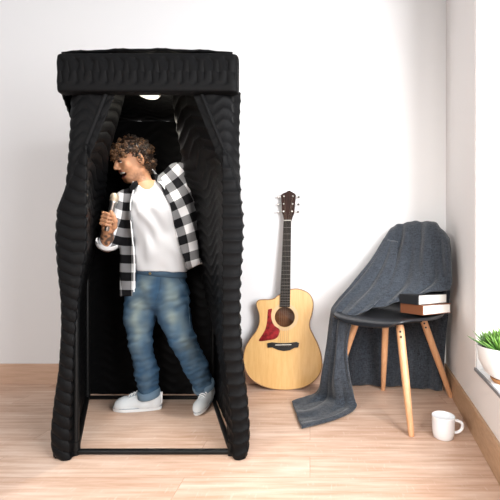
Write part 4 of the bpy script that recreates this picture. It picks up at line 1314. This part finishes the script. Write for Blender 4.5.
B = np.array([
    R((384, 238, 2.0), (388, 240, 1.985), (393, 241, 1.968), (398, 242, 1.955)),
    R((370, 261, 1.94), (378, 261, 1.925), (387, 262, 1.905), (396, 262, 1.885)),
    R((351, 284, 1.875), (362, 285, 1.855), (374, 287, 1.83), (388, 287, 1.805)),
    R((334, 304, 1.815), (344, 305, 1.78), (355, 307, 1.75), (370, 308, 1.725)),
    R((330, 315, 1.79), (336, 318, 1.745), (344, 320, 1.71), (354, 317, 1.695)),
    R((326.5, 345, 1.80), (333, 347, 1.745), (340, 349, 1.715), (347, 345, 1.71)),
    R((322, 376, 1.815), (329, 379, 1.755), (339, 380, 1.715), (349, 374, 1.71)),
    R((317, 392, 1.86), (327, 397, 1.80), (341, 400, 1.745), (354, 396, 1.73)),
    R((305, 398.5, None), (317, 405, None), (335, 410.5, None), (355.5, 409, None)),
    R((297, 401, None), (306, 410, None), (321, 417.5, None), (336, 419.5, None)),
    R((292, 402.5, None), (295.5, 411, None), (298.5, 420, None), (302, 428, None))])
GB = loft(B, 150, 60)
nb_ = gnormals(GB)
r_, c_ = np.mgrid[0:150, 0:60]; rowt = r_ / 149 * 10; colt = c_ / 59 * 3
amp = np.interp(rowt, [0, 1.5, 3, 4, 6, 7.5, 8.5, 10], [0.002, 0.008, 0.008, 0.006, 0.011, 0.010, 0.008, 0.003])
GB = GB - nb_ * (amp * (np.sin(colt * 4.6 + 0.5 * rowt) + 0.4 * np.sin(colt * 9 - rowt * 0.8)))[..., None]
GB[..., 2] = np.maximum(GB[..., 2], 0.0065)
vv = np.concatenate([GA.reshape(-1, 3), GB.reshape(-1, 3)])
ff = np.concatenate([gfaces(150, 110), gfaces(150, 60, 150 * 110)])
bk = obj('blanket', vv, ff, mbk, None, loc=(X_at(330, 1.8), 1.8, 0))
solidify(bk, 0.009)
setp(bk, 'dark slate grey woven blanket thrown over the chair back and trailing onto the floor', 'blanket')

# two books on the seat
M['paper'] = mat('book_pages', (0.86, 0.84, 0.79), 0.8); M['brown_cover'] = mat('brown_cloth_cover', (0.20, 0.065, 0.025), 0.6); M['black_cover'] = mat('black_cover', (0.012, 0.012, 0.014), 0.5)
mk = M['paper']; bump(mk, noise_tex(mk, coords(mk, (0.02, 0.02, 1)), 700, 2), 0.4, 0.002)


def book(corner, ang, wlen, slen, th, mt, label, spine_over):
    """near corner; spine runs along +local y (away left), pages along +local x"""
    root = thing('book', tuple(corner), label, 'book', 'books stacked on the chair seat')
    Mr = Matrix.Translation(corner) @ Matrix.Rotation(ang, 4, 'Z')
    cv = MB(); t = 0.0028
    cv.box((0, 0, 0), (wlen, slen, t), Mr); cv.box((0, 0, th - t), (wlen, slen, th), Mr); cv.box((-0.003, 0, 0), (0.004, slen, th), Mr)
    cv.build('cover', mt, root, bevel=0.001)
    MB().box((0.004, 0.004, t), (wlen - 0.004, slen - 0.004, th - t), Mr).build('pages', M['paper'], root)
    return root


bz = 0.490
c0 = P(423, 312.5, 1.605); bang = math.atan2(0.105, 0.178)
book(np.array((c0[0], c0[1], bz)), bang, 0.205, 0.142, 0.047, M['brown_cover'], 'brown covered book lying on the black seat, bottom of the two stacked books', 0)
c1 = P(419, 300, 1.615)
book(np.array((c1[0], c1[1] + 0.006, bz + 0.0475)), bang + 0.02, 0.215, 0.120, 0.047, M['black_cover'], 'black covered book with white pages, on top of the brown book on the chair', 0)

# ------------------------------------------------------------------ mug
my = floorY(442.5) + 0.045
mc = (X_at(443.3, my), my, 0)
mug = thing('mug', mc, 'white ceramic mug standing on the wooden floor in front of the chair', 'mug')
M['ceramic'] = mat('white_ceramic', (0.80, 0.81, 0.83), 0.22, coat=0.3)
k = 1.0
ht = 0.0925
pr2 = [(0.0, 0.0), (0.036, 0.0), (0.040, 0.003), (0.0435, 0.02), (0.0455, 0.05), (0.0455, ht - 0.006), (0.0465, ht - 0.001), (0.0455, ht), (0.0435, ht - 0.003), (0.042, 0.06), (0.039, 0.012), (0.03, 0.006), (0.0, 0.006)]
mgo = MB().lathe(pr2, mc, 56).build('cup', M['ceramic'], mug, smooth=True, angle=60)
hpth = [(0.043, 0.105), (0.060, 0.108), (0.077, 0.098), (0.082, 0.078), (0.076, 0.055), (0.062, 0.040), (0.042, 0.033)]
dh = np.array((0.97, -0.24, 0))
MB().tube([np.array(mc) + dh * r + np.array((0, 0, z)) for r, z in catmull(np.array(hpth) * (0.92, 0.70), 30)], 0.0062, 12).build('handle', M['ceramic'], mug, smooth=True)

# ------------------------------------------------------------------ succulent on the sill
by = 1.255; bc = np.array((wx(by) + 0.078, by, SZ))
pot = thing('potted_succulent', tuple(bc), 'green succulent in a round white bowl on the window sill', 'plant')
M['bowl'] = mat('white_stone_bowl', (0.80, 0.79, 0.78), 0.5); M['cork'] = mat('wooden_foot', (0.42, 0.19, 0.07), 0.6); M['soil'] = mat('dark_soil', (0.04, 0.028, 0.02), 0.95)
MB().lathe([(0, 0.0), (0.058, 0.0), (0.066, 0.012), (0.066, 0.016), (0, 0.016)], bc, 48).build('wooden_foot', M['cork'], pot, smooth=True)
MB().lathe([(0, 0.015), (0.058, 0.015), (0.085, 0.035), (0.104, 0.075), (0.112, 0.128), (0.110, 0.134), (0.106, 0.130), (0.098, 0.08), (0.0, 0.06)], bc, 56).build('bowl', M['bowl'], pot, smooth=True, angle=60)
MB().lathe([(0, 0.117), (0.103, 0.117), (0.103, 0.10), (0, 0.10)], bc, 40).build('soil', M['soil'], pot)
ml = mat('succulent_leaf', rough=0.4, vcol=True); M['leaf'] = ml
rs = np.random.default_rng(5)
for (ox, oy, sz, tone) in ((-0.055, 0.03, 1.0, 0), (-0.06, -0.04, 0.95, 1), (0.0, -0.055, 1.05, 0), (0.02, 0.03, 1.2, 1), (0.06, -0.02, 1.0, 0), (-0.015, 0.07, 0.95, 1), (-0.02, -0.005, 1.2, 0)):
    lv, lf, lc_ = [], [], []
    base_ = bc + np.array((ox, oy, 0.117))
    for i in range(26):
        az = i * 2.4; el = np.interp(i, [0, 25], [0.15, 1.35]); ln2 = sz * np.interp(i, [0, 25], [0.085, 0.048]) * rs.uniform(0.85, 1.15)
        d = np.array((math.cos(az) * math.cos(el), math.sin(az) * math.cos(el), math.sin(el)))
        s2 = np.array((-math.sin(az), math.cos(az), 0)); n2 = np.cross(d, s2)
        nseg = 7
        for j in range(nseg):
            t = j / (nseg - 1); ww = 0.0085 * sz * (0.75 + 0.9 * t) * (1 - t ** 2.2) + 0.0004
            p = base_ + d * ln2 * t - n2 * (-0.012 * t * t) + np.array((0, 0, 0.010 * math.sin(t * 1.4)))
            for a in range(6):
                th2 = a / 6 * 2 * math.pi
                lv.append(p + s2 * ww * math.cos(th2) + n2 * ww * 0.38 * math.sin(th2))
                g0 = np.array((0.018, 0.10, 0.014)) if tone == 0 else np.array((0.06, 0.19, 0.025))
                lc_.append(g0 * (0.75 + 0.6 * t) + np.array((0.10, 0.10, 0.02)) * t * t)
        o0 = len(lv) - nseg * 6
        for j in range(nseg - 1):
            for a in range(6): lf.append((o0 + j * 6 + a, o0 + j * 6 + (a + 1) % 6, o0 + (j + 1) * 6 + (a + 1) % 6, o0 + (j + 1) * 6 + a))
    obj('rosette', np.array(lv), lf, ml, pot, cols=np.array(lc_))
